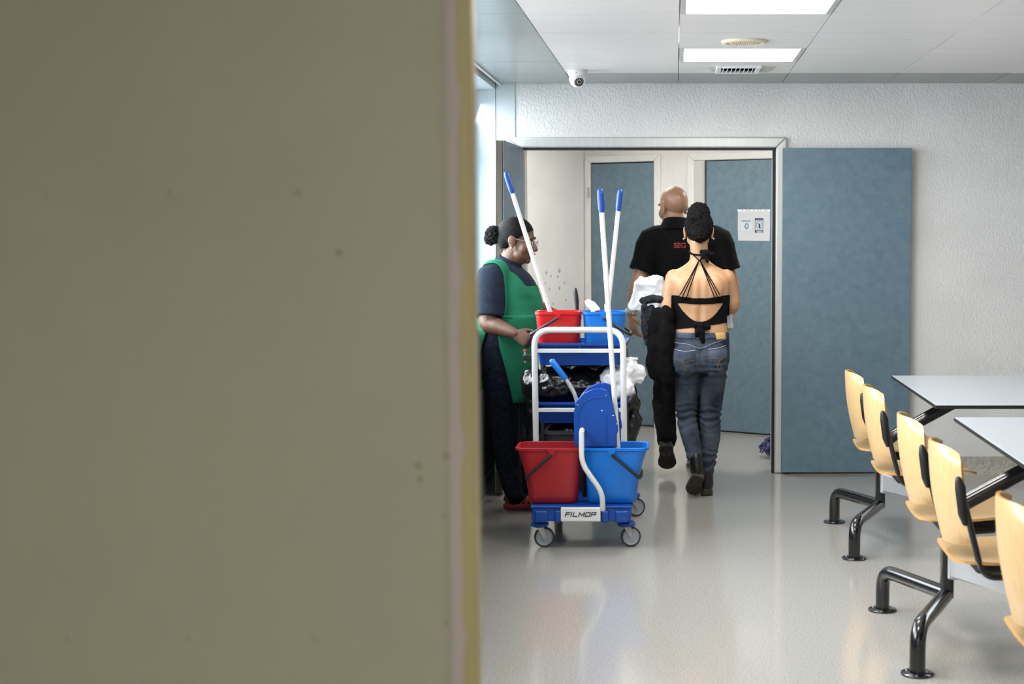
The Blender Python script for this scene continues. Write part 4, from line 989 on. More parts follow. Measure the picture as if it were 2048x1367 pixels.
# hair: smooth cap drawn back into a curly bunch
mb = MB(); Rh = R
mb.ball(T((0, -0.016, 0.038)), (0.0805, 0.1015, 0.0915), 30, Rh); mb.ball(T((0, -0.055, 0.005)), (0.066, 0.060, 0.075), 24, Rh); mb.ball(T((0, -0.09, 0.0)), (0.035, 0.03, 0.035), 16, Rh)
me = remesh(mb, 0.005, 3)
Ri = R.inverted(); hcv = Vector(hc)
def haircond(p):
    q = Ri @ (p - hcv)
    return q.z > 0.052 + 0.9 * (q.y - 0.06) if q.y > 0.012 else q.z > -0.035 - 0.25 * (0.0 - q.y) + max(0, q.y + 0.03) * 1.2
hr = extract(me, haircond, 0.001, 'hair', M['hair'], cl, 0.006)
mb = MB(); mb.ball(T((0, -0.135, 0.012)), (0.052, 0.050, 0.050), 20, Rh); mb.ball(T((0, -0.150, -0.012)), (0.044, 0.036, 0.036), 16, Rh); mb.ball(T((0, -0.10, 0.010)), (0.026, 0.035, 0.026), 14, Rh)
me = remesh(mb, 0.004, 1); wrinkle(me, lambda p: 0.008 * nz(p, (75, 75, 75)) + 0.006 * nz(p, (160, 160, 160), 5)); obj('hair_bunch', me, M['hair_curl'], cl, smooth=80)
MB().tube([T((0.028 * math.cos(a), -0.100, 0.010 + 0.028 * math.sin(a))) for a in [2 * PI * k / 16 for k in range(17)]], 0.006, 8).build('hair_tie', M['black_cloth'], cl)
# glasses and ear stud
for k in (-1, 1):
    ce_ = T((0.034 * k, 0.104, 0.000))
    rim = [ce_ + R @ Vector((0.021 * math.cos(a), -0.10 * abs(0.02 * math.cos(a)), 0.0155 * math.sin(a))) for a in [2 * PI * j / 24 for j in range(25)]]
    MB().tube(rim, 0.0016, 6).build('glasses_rim', M['steel'], cl)
    MB().loft([[p + R @ Vector((0, y, 0)) for p in rim[:-1]] for y in (-0.0006, 0.0006)]).build('glasses_lens', M['lens_glass'], cl, smooth=0)
    MB().tube([T((0.056 * k, 0.102, 0.006)), T((0.075 * k, 0.06, 0.010)), T((0.084 * k, -0.005, 0.014)), T((0.084 * k, -0.022, -0.004))], 0.0015, 6).build('glasses_temple', M['steel'], cl)
    MB().ball(T((0.089 * k, -0.002, -0.040)), 0.0062, 12).build('ear_stud', M['gold'], cl)
MB().tube([T((-0.013, 0.106, 0.002)), T((0, 0.110, 0.006)), T((0.013, 0.106, 0.002))], 0.0015, 6).build('glasses_bridge', M['steel'], cl)
# shirt with short sleeves
mb = MB(); torso(mb, [r for r in ROWS if r[0] > 0.85], FC, 0.0)
mb.tube([(-0.935, 7.99, 1.31), RS + Vector((0, 0, 0.012)), RS.lerp(RE, 0.5) + Vector((0, 0, 0)), RS.lerp(RE, 0.86)], [0.055, 0.080, 0.079, 0.077], 22, sub=3)
mb.tube([(-0.92, 8.20, 1.31), LS + Vector((0, 0, 0.012)), LS.lerp(LE, 0.5), LS.lerp(LE, 0.92)], [0.055, 0.078, 0.076, 0.072], 22, sub=3)
mb.tube([(-0.900, 8.087, 1.378), (-0.925, 8.095, 1.31)], [0.066, 0.085], 22)
sh = remesh(mb, 0.0055, 6)
ARM = RE - RS
def shw(p):
    k = max(0, min(1, (RS + Vector((0.0, 0, 0)) - p).length / 0.1))
    return 0.0035 * nz(p, (9, 9, 16)) + 0.004 * nz(p, (5, 5, 24), 3) * (1 if p.z < 1.2 else 0.5)
wrinkle(sh, shw)
shirt = obj('shirt', sh.copy(), M['navy'], cl, smooth=80)
C0 = Vector((-0.908, CY0, 0))
def tab(p):
    q = p - C0; f_ = q.dot(FC); s_ = q.dot(SC)
    if p.z < 1.055: return False
    # arm holes on both sides
    for sg_, cf, cz in ((1, -0.085, 1.205), (-1, 0.0, 1.20)):
        if sg_ * s_ > 0.085:
            rx, rz = 0.098, 0.135
            if ((f_ - cf) / rx) ** 2 + ((p.z - cz) / rz) ** 2 < 1: return False
            if sg_ * s_ > 0.205: return False
    zl = 1.385 - 0.5 * (f_ + 0.085) - 1.4 * max(0, f_ + 0.05) ** 1.0 * 0.45 if f_ < 0.10 else 1.225
    if p.z > 1.43: return False
    if abs(s_) < 0.135 - 0.35 * max(0, 1.30 - p.z) and p.z > zl: return False
    return True
extract(sh, tab, 0.006, 'tabard_top', M['green'], cl, 0.004, 8)
# skirts of the tabard: front and back sheets open at the sides
def T_at(z, grow):
    rr = sorted(ROWS); zs = [r[0] for r in rr]
    return [float(np.interp(z, zs, [r[k] for r in rr])) + (grow if k > 2 else 0) for k in (1, 2, 3, 4)]
def sheet(th0, th1, z0, z1, name, flare=0.0, zslope=0.0):
    g = []; nu, nv = 26, 40
    for i in range(nu):
        t_ = i / (nu - 1); row = []
        for j in range(nv):
            a0, a1 = th0(t_), th1(t_); th = math.radians(a0 + (a1 - a0) * j / (nv - 1))
            z = z1 + (z0 - z1) * t_ + zslope * math.cos(th) * t_
            x, y, a, b = T_at(max(z, 0.9), 0.016 + flare * t_); c_, s_ = math.cos(th), math.sin(th); e = 2.3
            wv = 0.006 * t_ * math.sin(th * 9 + 0.6) + 0.004 * math.sin(th * 5 + t_ * 3)
            px_ = math.copysign(abs(c_) ** (2 / e), c_) * (a + wv); py_ = math.copysign(abs(s_) ** (2 / e), s_) * (b + wv)
            row.append(Vector((x, y, z)) + FC * px_ + SC * py_)
        g.append(row)
    mb = MB(); V = [p for r in g for p in r]; mb.add(V, [(i * nv + j, i * nv + j + 1, (i + 1) * nv + j + 1, (i + 1) * nv + j) for i in range(nu - 1) for j in range(nv - 1)])
    o = mb.build(name, M['green'], cl, smooth=80); s_ = o.modifiers.new('thickness', 'SOLIDIFY'); s_.thickness = 0.004; return o
sheet(lambda t: -118 + 44 * t ** 0.7, lambda t: 104 - 42 * t ** 0.8, 0.60, 1.075, 'tabard_front_skirt', 0.0)
sheet(lambda t: 108 + 36 * t ** 1.3, lambda t: 252 - 32 * t ** 1.3, 0.64, 1.075, 'tabard_back_skirt', 0.012)
MB().tube([ (Vector(T_at(1.065, 0)[:2] + [1.066]) + FC * (math.cos(a) * 0.192) + SC * (math.sin(a) * 0.207)) for a in [math.radians(v) for v in range(70, 135, 8)]], 0.006, 8).build('tabard_tie', M['green'], cl)
# pocket on the front skirt seen from the side
# jeans, socks, clogs
mb = MB(); torso(mb, [(0.70, -0.945, CY0, 0.10, 0.15)] + [r for r in ROWS if r[0] < 0.99], FC, 0.002)
for Hh in (HR, HL): mb.tube(Hh, [0.106, 0.102, 0.079, 0.072, 0.050], 22, True, sub=4)
jm = remesh(mb, 0.006, 4)
wrinkle(jm, lambda p: (0.006 * nz(p, (7, 7, 42)) if p.z < 0.25 else 0.004 * nz(p, (6, 6, 26), 2)) + 0.002 * nz(p, (30, 30, 30)))
obj('jeans', jm, M['jeans_dark'], cl, smooth=80)
for k, Hh in enumerate((HR, HL)):
    a = Vector(Hh[-1])
    MB().tube([a + Vector((0, 0, 0.02)), a + Vector((0.0, 0, -0.02)), a + Vector((0.03, -0.005, -0.042)), a + Vector((0.11, -0.02, -0.052))], [0.043, 0.045, 0.043, 0.037], 16, True, sub=3).build('sock', M['black_cloth'], cl)
    g = MB(); d_ = Vector((0.985, -0.17, 0)); s2 = Vector((-0.17, -0.985, 0)); R_ = []
    for l, w_, zl, zh in ((-0.055, 0.020, 0.004, 0.03), (-0.045, 0.036, 0.001, 0.036), (0.0, 0.044, 0.001, 0.034), (0.045, 0.046, 0.001, 0.045), (0.08, 0.050, 0.001, 0.078), (0.12, 0.052, 0.001, 0.072), (0.165, 0.050, 0.001, 0.058), (0.20, 0.036, 0.003, 0.045), (0.212, 0.015, 0.01, 0.03)):
        c_ = Vector((a.x, a.y, 0)) + d_ * l; n_ = 20; rg = []
        for j in range(n_):
            t_ = 2 * PI * j / n_; c1, s1 = math.cos(t_), math.sin(t_)
            rg.append(c_ + s2 * math.copysign(abs(c1) ** 0.7, c1) * w_ + Vector((0, 0, (zl + zh) / 2 + math.copysign(abs(s1) ** 0.7, s1) * (zh - zl) / 2)))
        R_.append(rg)
    cg = obj('clog', remesh(g.loft(R_), 0.004, 2), M['clog'], cl, smooth=60)
    MB().tube([Vector((a.x, a.y, 0.024)) + d_ * 0.07 + s2 * 0.040, Vector((a.x, a.y, 0.05)) - d_ * 0.055, Vector((a.x, a.y, 0.024)) + d_ * 0.07 - s2 * 0.040], 0.006, 8, sub=6).build('heel_strap', M['clog'], cg)
    for l, z in ((0.07, 0.045), (0.10, 0.046), (0.13, 0.040)):
        MB().ball(Vector((a.x, a.y, z)) + d_ * l + s2 * 0.0495, (0.006, 0.003, 0.006), 8).build('vent_hole', M['black_cloth'], cg)

# ------------------------------------------------------------------ woman walking away in jeans and strappy top
wo = thing('person', (0.145, 8.45, 0), 'person walking away in blue jeans and a black strappy open-back top', 'person')
FW = Vector((0.0, 1, 0)); WX, WY0 = 0.145, 8.47
ROWW = [(0.74, WX + .003, WY0, 0.115, 0.150), (0.80, WX + .003, WY0, 0.128, 0.163), (0.87, WX, WY0, 0.122, 0.163), (0.94, WX, WY0 + .005, 0.106, 0.158), (1.00, WX, WY0 + .01, 0.100, 0.152), (1.07, WX, WY0 + .01, 0.100, 0.154),
        (1.14, WX, WY0 + .005, 0.106, 0.164), (1.20, WX, WY0, 0.108, 0.172), (1.255, WX, WY0, 0.098, 0.178), (1.295, WX - .002, WY0 + .005, 0.076, 0.150), (1.325, WX - .004, WY0 + .01, 0.058, 0.095), (1.352, WX - .006, WY0 + .015, 0.052, 0.060)]
mb = MB(); torso(mb, [(z, x, y, a - (0.022 if z < 0.93 else 0), b - (0.022 if z < 0.93 else 0)) for z, x, y, a, b in ROWW], FW, 0.0, 2.15)
whc = (0.135, 8.50, 1.520)
T, R = head(mb, whc, math.radians(3), math.radians(14), 0.98)
mb.tube([(0.136, 8.485, 1.46), (0.138, 8.485, 1.40), (0.139, 8.482, 1.31)], [0.052, 0.050, 0.062], 20, True)
for k in (-1, 1): mb.ball((WX + 0.075 * k, WY0 - 0.075, 1.20), (0.06, 0.034, 0.075), 18)
WLS, WLE, WLW = Vector((-0.026, 8.475, 1.245)), Vector((-0.040, 8.47, 1.015)), Vector((0.02, 8.67, 1.03))
WRS, WRE, WRW = Vector((0.316, 8.475, 1.245)), Vector((0.328, 8.55, 1.085)), Vector((0.25, 8.72, 1.06))
mb.tube([WLS + Vector((0.02, 0, .012)), WLS.lerp(WLE, 0.45), WLE, WLW], [0.050, 0.046, 0.042, 0.027], 18, True, sub=4)
mb.tube([WRS + Vector((-0.02, 0, .012)), WRS.lerp(WRE, 0.5), WRE, WRW], [0.050, 0.047, 0.043, 0.027], 18, True, sub=4)
hand(mb, WLW, (0.7, 0.6, 0.1), (0, 0, -1), (0, 1, 0), s=0.9); hand(mb, WRW, (-0.7, 0.6, 0.1), (0, 0, -1), (0, 1, 0), s=0.9)
WL = [(0.068, 8.475, 0.80), (0.068, 8.485, 0.68), (0.066, 8.49, 0.46), (0.085, 8.445, 0.36), (0.118, 8.375, 0.215)]
WR = [(0.222, 8.475, 0.80), (0.220, 8.48, 0.68), (0.203, 8.49, 0.46), (0.205, 8.475, 0.34), (0.182, 8.465, 0.12)]
for P in (WL, WR): mb.tube(P, [0.066, 0.062, 0.048, 0.046, 0.026], 18, True, sub=4)
me = remesh(mb, 0.0048, 4)
def spine(p):
    if p.y > WY0 or p.z < 0.9 or p.z > 1.33: return 0
    dx = p.x - WX; g = 0
    g -= 0.008 * math.exp(-(dx / 0.014) ** 2) * min(1, (1.33 - p.z) * 6)
    for k in (-1, 1):
        g -= 0.006 * math.exp(-((dx - k * (0.045 + 0.05 * (1.26 - p.z))) / 0.015) ** 2) * math.exp(-((p.z - 1.19) / 0.07) ** 2)
        g += 0.003 * math.exp(-((dx - k * 0.035) / 0.02) ** 2) * (1 if p.z < 1.1 else 0.3)
    return g
wrinkle(me, spine)
body = obj('body', me.copy(), M['skin_tan'], wo, smooth=80); bv = bvh_of(me)
# black top: band, side pieces with a wide open back, bow at the waist
def topc(p):
    dx = abs(p.x - WX)
    if p.z > 1.160 or p.z < 0.955 or dx > 0.168: return False
    if p.y > WY0 + 0.02: return True
    hem = 0.983 + 0.13 * (p.x - WX)
    top = 1.163 - 0.018 * math.cos(dx / 0.16 * PI / 2) if True else 1.16
    if p.z > top or p.z < hem: return False
    if p.z < 1.110 + 0.006 * (dx / .12) and p.z > 1.010:
        w_ = 0.128 * math.sqrt(max(0, (p.z - 1.010) / 0.100))
        if dx < w_: return False
    return True
def topc2(p): return topc(p) and not (abs(p.x - WX) > 0.150 and p.z > 1.0 and p.y < WY0 - 0.30)
extract(me, topc2, 0.0035, 'top', M['black_jersey'], wo, 0.004, 6)
def back_pts(pix): return on_surface(bv, [at(x, y, 8.2) for x, y in pix], 0.0, 0.0025)
def strap(pix, r=0.0028, name='strap', sub=3):
    P = []
    for (x0, y0), (x1, y1) in zip(pix[:-1], pix[1:]):
        for k in range(8): P.append((x0 + (x1 - x0) * k / 8, y0 + (y1 - y0) * k / 8))
    P.append(pix[-1]); return MB().tube(back_pts(P), r, 8).build(name, M['black_jersey'], wo)
for x in (1357, 1364, 1373): strap([(x, 598), (1399.5, 522)])
for x in (1445, 1438, 1431): strap([(x, 598), (1401.5, 522)])
strap([(1400, 523), (1379, 503)], 0.0032); strap([(1400, 523), (1412, 510)], 0.0032)
cz = 1.405
MB().tube([Vector((0.138 + 0.0565 * math.cos(a), 8.484 + 0.0565 * math.sin(a), cz + 0.016 * math.sin(a))) for a in [2 * PI * k / 28 for k in range(29)]], 0.0055, 8).build('neck_strap', M['black_jersey'], wo)
def bow(c_, s_, tails, nm):
    mb = MB(); c_ = Vector(c_); mb.ball(c_, (0.020 * s_, 0.015 * s_, 0.022 * s_), 14)
    mb.ball(c_ + Vector((-0.022, 0, 0.005)) * s_, (0.020 * s_, 0.012 * s_, 0.016 * s_), 12); mb.ball(c_ + Vector((0.024, 0, -0.004)) * s_, (0.022 * s_, 0.012 * s_, 0.015 * s_), 12)
    for t in tails: mb.tube([c_] + [c_ + Vector(p) for p in t], [0.014 * s_, 0.015 * s_, 0.011 * s_][:len(t) + 1], 10, True)
    obj(nm, crumple(mb, 0.004, 40, 4, 0.004, 1), M['black_jersey'], wo, smooth=80)
p = at(1411, 505, 8.405); bow(p, 0.85, [[(0.006, -0.002, -0.03), (0.012, -0.002, -0.05)], [(-0.012, 0, -0.02), (-0.018, 0, -0.03)], [(0.04, -0.002, -0.01), (0.05, 0.01, -0.012)]], 'neck_bow')
p = at(1402, 652, 8.355); bow(p, 1.25, [[(0.004, -0.006, -0.045), (0.010, -0.004, -0.085)], [(-0.018, -0.004, -0.03), (-0.024, 0.0, -0.05)]], 'waist_bow')
# hair: curly, pinned up
mb = MB(); mb.ball(T((0, -0.026, 0.028)), (0.083, 0.098, 0.092), 26, R); mb.ball(T((0, -0.075, -0.010)), (0.058, 0.045, 0.07), 20, R); mb.ball(T((0, -0.055, 0.095)), (0.066, 0.062, 0.066), 20, R); mb.ball(T((-0.02, -0.095, 0.065)), (0.05, 0.04, 0.05), 16, R)
me = remesh(mb, 0.0045, 1)
def nape(p):
    q = R.inverted() @ (p - Vector(whc)); return not (q.y > 0.045 and q.z < 0.05)
wrinkle(me, lambda p: 0.005 * nz(p, (55, 55, 55)) + 0.006 * nz(p, (120, 120, 120), 4) + 0.004 * nz(p, (220, 220, 220), 2))
obj('hair', me, M['hair_curl'], wo, smooth=80)
for k in (-1, 1):
    MB().ball(T((0.088 * k, -0.012, -0.045)), (0.005, 0.005, 0.007), 10).build('ear_stud', M['gold'], wo)
# jeans
mb = MB(); torso(mb, [(0.72, WX + .003, WY0, 0.10, 0.14)] + [(z, x, y, a + .004, b + .004) for z, x, y, a, b in ROWW if z < 0.93] + [(0.945, WX, WY0 + .004, 0.112, 0.163)], FW, 0.002, 2.2)
for k in (-1, 1): mb.ball((WX + 0.078 * k, WY0 - 0.062, 0.80), (0.084, 0.080, 0.11), 20)
mb.tube(WL, [0.080, 0.076, 0.058, 0.056, 0.037], 22, True, sub=4); mb.tube(WR, [0.080, 0.076, 0.061, 0.059, 0.036], 22, True, sub=4)
jm = remesh(mb, 0.0055, 4)
def jw(p):
    v = 0.0022 * nz(p, (8, 8, 30))
    for zc, am in ((0.47, 0.010), (0.19, 0.011), (0.70, 0.006)): v += am * math.exp(-((p.z - zc) / 0.07) ** 2) * math.sin(p.z * 170 + 9 * nz(p, (9, 9, 7), zc)) * (0.35 + 0.9 * abs(nz(p, (14, 14, 10), 7)))
    if p.y < WY0: v -= 0.007 * math.exp(-((p.x - WX - 0.002) / 0.012) ** 2) * (1 if 0.70 < p.z < 0.86 else 0)
    return v
wrinkle(jm, jw); jb = bvh_of(jm)
obj('jeans', jm.copy(), M['jeans'], wo, smooth=80)
def jpts(pix): return on_surface(jb, [at(x, y, 8.2) for x, y in pix], 0.0, 0.0042)
def seam(pix, nm, m, r=0.0014, sub=6):
    P, _ = smooth_path([Vector((x, y, 0)) for x, y in pix], [0] * len(pix), sub); return MB().tube(jpts([(v.x, v.y) for v in P]), r, 6).build(nm, m, wo)
def jpatch(cond, nm, m, off=0.0025): return extract(jm, cond, off, nm, m, wo, 0.003, 4)
def pix_in(poly):
    A = [at(x, y, 8.345) for x, y in poly]; Q = [(v.x, v.z) for v in A]
    def f(p):
        if p.y > WY0 - 0.02: return False
        ins = False; j = len(Q) - 1
        for i in range(len(Q)):
            if (Q[i][1] > p.z) != (Q[j][1] > p.z) and p.x < (Q[j][0] - Q[i][0]) * (p.z - Q[i][1]) / (Q[j][1] - Q[i][1] + 1e-9) + Q[i][0]: ins = not ins
            j = i
        return ins
    return f
jpatch(pix_in([(1348, 702), (1392, 704), (1390, 742), (1370, 755), (1350, 744)]), 'back_pocket', M['jeans_pocket'])
jpatch(pix_in([(1417, 701), (1455, 695), (1453, 737), (1434, 748), (1418, 738)]), 'back_pocket', M['jeans_pocket'])
jpatch(pix_in([(1430, 664), (1450, 663), (1452, 678), (1433, 680)]), 'leather_patch', M['leather_label'], 0.004)
jpatch(lambda p: p.z > 0.915 and p.z < 0.955 and p.y < WY0 + 0.2 and p.z > 0.905, 'waistband', M['jeans_pocket'])
seam([(1349, 703), (1370, 706), (1391, 704)], 'pocket_fray', M['fade'], 0.0018); seam([(1418, 702), (1436, 700), (1454, 696)], 'pocket_fray', M['fade'], 0.0018)
seam([(1348, 722), (1366, 728), (1372, 744), (1364, 744), (1368, 730), (1390, 724)], 'pocket_stitching', M['stitch'])
seam([(1419, 722), (1434, 720), (1444, 738), (1436, 742), (1440, 726), (1454, 716)], 'pocket_stitching', M['stitch'])
seam([(1349, 690), (1375, 692), (1401, 700), (1428, 690), (1456, 682)], 'yoke_seam', M['fade'], 0.001)
# boots: one flat on the floor, one trailing with the sole towards the camera
def shoe(mb, heel, toe, upv, ht, L_w=0.044):
    heel, toe, upv = Vector(heel), Vector(toe), Vector(upv).normalized(); d = (toe - heel); L_ = d.length; d.normalize(); upv = (upv - d * upv.dot(d)).normalized(); sd = d.cross(upv); R_ = []
    for t, w_, h_ in ((0.0, 0.5, 0.55), (0.03, 0.72, 0.85), (0.15, 0.8, 1.0), (0.30, 0.74, 1.0), (0.45, 0.78, 0.80), (0.62, 0.98, 0.62), (0.78, 1.0, 0.50), (0.92, 0.75, 0.40), (1.0, 0.35, 0.26)):
        c_ = heel + d * L_ * t + upv * h_ * ht / 2; rg = []
        for j in range(20):
            a = 2 * PI * j / 20; c1, s1 = math.cos(a), math.sin(a)
            rg.append(c_ + sd * math.copysign(abs(c1) ** 0.75, c1) * w_ * L_w + upv * math.copysign(abs(s1) ** 0.75, s1) * h_ * ht / 2)
        R_.append(rg)
    mb.loft(R_); return heel, d, L_, upv, sd
def sole(heel, d, L_, upv, sd, parent, m, w_=0.044, hl=0.0):
    pts = []
    for t, k in ((-0.01, 0.42), (0.06, 0.74), (0.2, 0.8), (0.40, 0.70), (0.62, 1.0), (0.80, 1.02), (0.94, 0.72), (1.02, 0.25)): pts.append((t, k))
    poly = [(t * L_, k * w_) for t, k in pts] + [(t * L_, -k * w_) for t, k in reversed(pts)]
    MB().prism(poly, -0.010, 0.003, lambda a, b, z: heel + d * a + sd * b + upv * z).build('sole', m, parent, bevel=0.003)
    if hl: MB().prism([(a * 0.22 * L_, b * w_ * 0.78) for a, b in ((-0.02, -0.6), (0.2, -1), (1, -1), (1, 1), (0.2, 1), (-0.02, 0.6))], -0.010 - hl, -0.008, lambda a, b, z: heel + d * a + sd * b + upv * z).build('heel_block', m, parent, bevel=0.003)
mb = MB(); hh = shoe(mb, (0.138, 8.335, 0.150), (0.098, 8.435, -0.005 + 0.02), (0.10, 0.55, 0.35), 0.075, 0.044); mb.tube([(0.118, 8.375, 0.23), (0.125, 8.36, 0.16)], [0.040, 0.040], 16, True)
bt = obj('boot', remesh(mb, 0.004, 2), M['boot'], wo, smooth=70); sole(*hh, bt, M['sole'], 0.046, 0.02)
mb = MB(); hh = shoe(mb, (0.185, 8.430, 0.036), (0.165, 8.655, 0.014), (0, 0, 1), 0.075, 0.042); mb.tube([(0.182, 8.465, 0.15), (0.184, 8.465, 0.06)], [0.038, 0.040], 16, True)
bt = obj('boot', remesh(mb, 0.004, 2), M['boot'], wo, smooth=70); sole(*hh, bt, M['sole'], 0.044, 0.024)

# ------------------------------------------------------------------ man in black polo shirt
ma = thing('person', (0.06, 9.36, 0), 'bald person in a black polo shirt with red print walking away', 'person')
FM = Vector((-0.10, 0.995, 0)); MY = 9.36
ROWM = [(0.82, 0.055, MY, 0.12, 0.175), (0.90, 0.055, MY, 0.125, 0.178), (1.00, 0.058, MY, 0.125, 0.178), (1.15, 0.064, MY, 0.128, 0.190), (1.30, 0.070, MY, 0.130, 0.205), (1.41, 0.070, MY, 0.124, 0.215), (1.485, 0.058, MY, 0.105, 0.200), (1.535, 0.030, MY + .005, 0.082, 0.135), (1.570, 0.005, MY + .01, 0.066, 0.085), (1.60, -0.004, MY + .015, 0.06, 0.064)]
mb = MB(); torso(mb, ROWM, FM, -0.014)
mhc = (-0.010, 9.375, 1.676)
T, R = head(mb, mhc, math.radians(34), math.radians(8), 1.06, 0.004)
mb.tube([(-0.010, 9.365, 1.63), (0.0, 9.365, 1.58), (0.012, 9.36, 1.51)], [0.062, 0.064, 0.075], 20, True)
MLS, MLE, MLW = Vector((-0.150, 9.34, 1.455)), Vector((-0.247, 9.285, 1.165)), Vector((-0.274, 9.335, 0.995))
MRS, MRE, MRW = Vector((0.285, 9.36, 1.455)), Vector((0.365, 9.36, 1.17)), Vector((0.36, 9.50, 1.0))
mb.tube([MLS, MLS.lerp(MLE, .5), MLE, MLE.lerp(MLW, 0.4), MLW], [0.055, 0.052, 0.044, 0.042, 0.028], 18, True, sub=4)
mb.tube([MRS, MRS.lerp(MRE, .5), MRE, MRE.lerp(MRW, 0.4), MRW], [0.055, 0.052, 0.044, 0.042, 0.028], 18, True, sub=4)
hand(mb, MLW, (0.10, -0.05, -1), (0.75, 0.55, 0.0), (0.6, -0.75, 0.1), (0.30, 0.45, 0.35), 1.02, 0.5, 0.10)
hand(mb, MRW, (0, 0.2, -1), (-1, 0, 0), (0, 1, 0), s=1.0)
ML = [(-0.022, 9.36, 0.88), (-0.035, 9.375, 0.70), (-0.068, 9.39, 0.46), (-0.066, 9.29, 0.36), (-0.050, 9.13, 0.225)]
MR = [(0.140, 9.36, 0.88), (0.145, 9.38, 0.70), (0.150, 9.40, 0.48), (0.148, 9.39, 0.32), (0.138, 9.36, 0.09)]
for P in (ML, MR): mb.tube(P, [0.075, 0.07, 0.055, 0.05, 0.034], 18, True, sub=4)
me = remesh(mb, 0.0042, 3); sink(me, T, [(0.033, 0.088, 0.004), (-0.033, 0.088, 0.004)], 0.015, 0.012, R)
wrinkle(me, lambda p: 0.0)
obj('body', me, M['skin_fair'], ma, smooth=80)
for k in (-1, 1): MB().ball(T((0.032 * k, 0.0745, 0.003)), 0.0125, 14).build('eye', M['eye'], ma)
mb = MB(); torso(mb, [r for r in ROWM if r[0] < 1.58], FM, 0.0)
mb.tube([(-0.03, 9.35, 1.50), MLS + Vector((0, 0, .01)), MLS.lerp(MLE, 0.4), MLS.lerp(MLE, 0.64)], [0.07, 0.082, 0.080, 0.083], 22, sub=3)
mb.tube([(0.17, 9.36, 1.50), MRS + Vector((0, 0, .01)), MRS.lerp(MRE, 0.4), MRS.lerp(MRE, 0.64)], [0.07, 0.082, 0.080, 0.083], 22, sub=3)
pm = remesh(mb, 0.006, 6); wrinkle(pm, lambda p: 0.004 * nz(p, (6, 6, 12)) + 0.003 * nz(p, (14, 14, 9), 3)); pb = bvh_of(pm)
obj('polo_shirt', pm, M['black_cloth'], ma, smooth=80)
cr = []
for z, r_ in ((1.520, 0.112), (1.560, 0.092), (1.594, 0.076), (1.600, 0.071), (1.590, 0.067), (1.54, 0.085)):
    cr.append([Vector((0.004 + r_ * 1.04 * math.cos(a), 9.368 + r_ * math.sin(a), z - 0.10 * r_ * math.sin(a) * 2.0)) for a in [2 * PI * k / 36 for k in range(36)]])
MB().loft(cr, True).build('collar', M['black_cloth'], ma, smooth=60)
tm = text_mesh('SEG', 0.046, 0.0, 0.0012); P = []
for v in tm.vertices:
    P.append(Vector((at(1360, 491, 9.25).x + v.co.x, 9.0, at(1360, 491, 9.25).z + v.co.y)))
Q = on_surface(pb, P, 0.0, 0.003)
for v, q in zip(tm.vertices, Q): v.co = q
obj('printed_letters', tm, M['text_red'], ma, smooth=0, label='dull red print SEG')
mb = MB(); torso(mb, [(0.74, 0.055, MY, 0.11, 0.165)] + [r for r in ROWM if r[0] < 1.05], FM, -0.004)
mb.tube(ML, [0.095, 0.092, 0.075, 0.072, 0.060], 22, True, sub=4); mb.tube(MR, [0.095, 0.092, 0.078, 0.072, 0.062], 22, True, sub=4)
tmz = remesh(mb, 0.007, 4); wrinkle(tmz, lambda p: 0.007 * nz(p, (7, 7, 18)) + 0.004 * nz(p, (16, 16, 30), 4)); obj('trousers', tmz, M['black_cloth'], ma, smooth=80)
mb = MB(); hh = shoe(mb, (-0.058, 9.050, 0.205), (-0.046, 9.17, 0.045), (0.0, 0.75, 0.35), 0.085, 0.052); mb.tube([(-0.050, 9.13, 0.235), (-0.054, 9.10, 0.17)], [0.045, 0.045], 16, True)
bt = obj('shoe', remesh(mb, 0.005, 2), M['boot'], ma, smooth=70); sole(*hh, bt, mat('dark_rubber_sole', (26, 25, 24), 0.7), 0.056, 0.0)
mb = MB(); hh = shoe(mb, (0.138, 9.315, 0.012), (0.122, 9.585, 0.012), (0, 0, 1), 0.085, 0.05); mb.tube([(0.138, 9.36, 0.13), (0.138, 9.36, 0.06)], [0.045, 0.046], 16, True)
bt = obj('shoe', remesh(mb, 0.005, 2), M['boot'], ma, smooth=70); sole(*hh, bt, M['sole'], 0.052, 0.0)
# wrist watch
wd_ = (MLW - MLE).normalized(); u_ = wd_.orthogonal().normalized(); v_ = wd_.cross(u_); wc_ = MLE.lerp(MLW, 0.86)
wt_ = MB().loft([[wc_ + wd_ * h_ + (u_ * math.cos(a) + v_ * math.sin(a)) * r_ for a in [2 * PI * k / 24 for k in range(24)]] for h_, r_ in ((-0.011, 0.033), (-0.010, 0.0365), (0.010, 0.0355), (0.011, 0.032))]).build('watch_bracelet', M['steel'], ma)
for k in range(14):
    a = 2 * PI * k / 14; MB().box(wc_ + (u_ * math.cos(a) + v_ * math.sin(a)) * 0.0365, (0.005, 0.005, 0.016)).build('bracelet_link', M['chrome'], wt_, bevel=0.001)
MB().lathe([(0.0, 0.033), (0.019, 0.033), (0.019, 0.044), (0.0, 0.045)], wc_, (-0.8, -0.5, 0.1), 20).build('watch_case', M['chrome'], wt_)

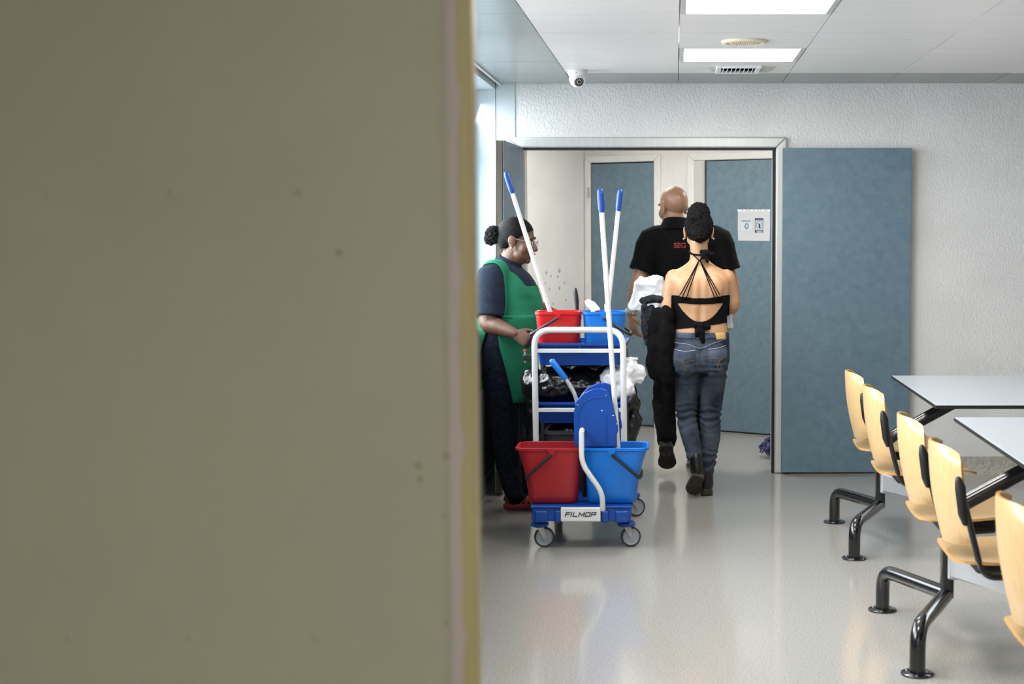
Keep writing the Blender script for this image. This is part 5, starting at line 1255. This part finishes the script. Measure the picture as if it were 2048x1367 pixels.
# ------------------------------------------------------------------ things carried by the two walking away
def pile(balls, tubes=()):
    mb = MB()
    for (x, y, Y), r in balls: mb.ball(at(x, y, Y), r, 16)
    for pts, rr in tubes: mb.tube([at(x, y, Y) for x, y, Y in pts], rr, 14, True, sub=3)
    return mb
def cloth(mb, amp, sc, seed, vox=0.006, sm=4): return crumple(mb, amp, sc, seed, vox, sm, False)
cb = thing('folded_coat', at(1320, 770, 8.45), 'black coat with charcoal fleece hanging over the left arm of the person in jeans', 'coat')
mb = pile([((1320, 650, 8.47), (0.075, 0.05, 0.11)), ((1322, 700, 8.46), (0.086, 0.055, 0.13)), ((1322, 738, 8.45), (0.082, 0.052, 0.085)), ((1332, 635, 8.43), (0.045, 0.045, 0.08)), ((1334, 690, 8.42), (0.055, 0.05, 0.16))],
          [([(1335, 605, 8.45), (1330, 660, 8.40), (1333, 720, 8.40), (1338, 762, 8.42)], [0.020, 0.034, 0.036, 0.030]), ([(1305, 690, 8.45), (1303, 730, 8.44), (1308, 755, 8.45)], [0.03, 0.036, 0.025]),
           ([(1335, 760, 8.47), (1338, 790, 8.47), (1334, 828, 8.48)], [0.035, 0.03, 0.016])])
obj('coat_body', cloth(mb, 0.012, 11, 2, 0.006, 10), M['black_cloth'], cb, smooth=80)
mb = pile([((1302, 640, 8.50), (0.045, 0.045, 0.09)), ((1297, 668, 8.50), (0.034, 0.04, 0.065))], [([(1286, 600, 8.50), (1305, 597, 8.48), (1325, 598, 8.46), (1338, 594, 8.46)], [0.020, 0.024, 0.022, 0.016]), ([(1289, 615, 8.48), (1291, 650, 8.47), (1295, 685, 8.47)], [0.022, 0.024, 0.020])])
obj('fleece', cloth(mb, 0.007, 30, 6, 0.005), M['grey_fleece'], cb, smooth=80)
mb = MB(); A = [at(x, y, 8.66) for x, y in ((1280, 549), (1290, 553), (1306, 550), (1328, 553), (1330, 622), (1262, 621), (1256, 612), (1262, 590), (1270, 566))]
mb.prism([(v.x, v.z) for v in A], 8.63, 8.69, lambda a, b, d: (a, d, b))
obj('carrier_bag', crumple(mb, 0.010, 10, 9, 0.006, 8), M['carrier'], smooth=70, loc=at(1292, 620, 8.66), label='white plastic carrier bag held in front of the person in jeans', cat='carrier bag')
mb = MB(); A = [at(x, y, 8.66) for x, y in ((1440, 600), (1458, 603), (1467, 612), (1464, 636), (1467, 655), (1440, 657))]
mb.add([a + Vector((0, 0, 0)) for a in A] + [a + Vector((0, 0.012, 0)) for a in A], [tuple(range(6)), tuple(range(11, 5, -1))] + [(i, (i + 1) % 6, 6 + (i + 1) % 6, 6 + i) for i in range(6)])
mb.build('paper_bundle', M['bag_white'], bevel=0.003, smooth=50, loc=at(1450, 656, 8.66), label='white papers sticking out beside the right hip of the person in jeans', cat='papers')
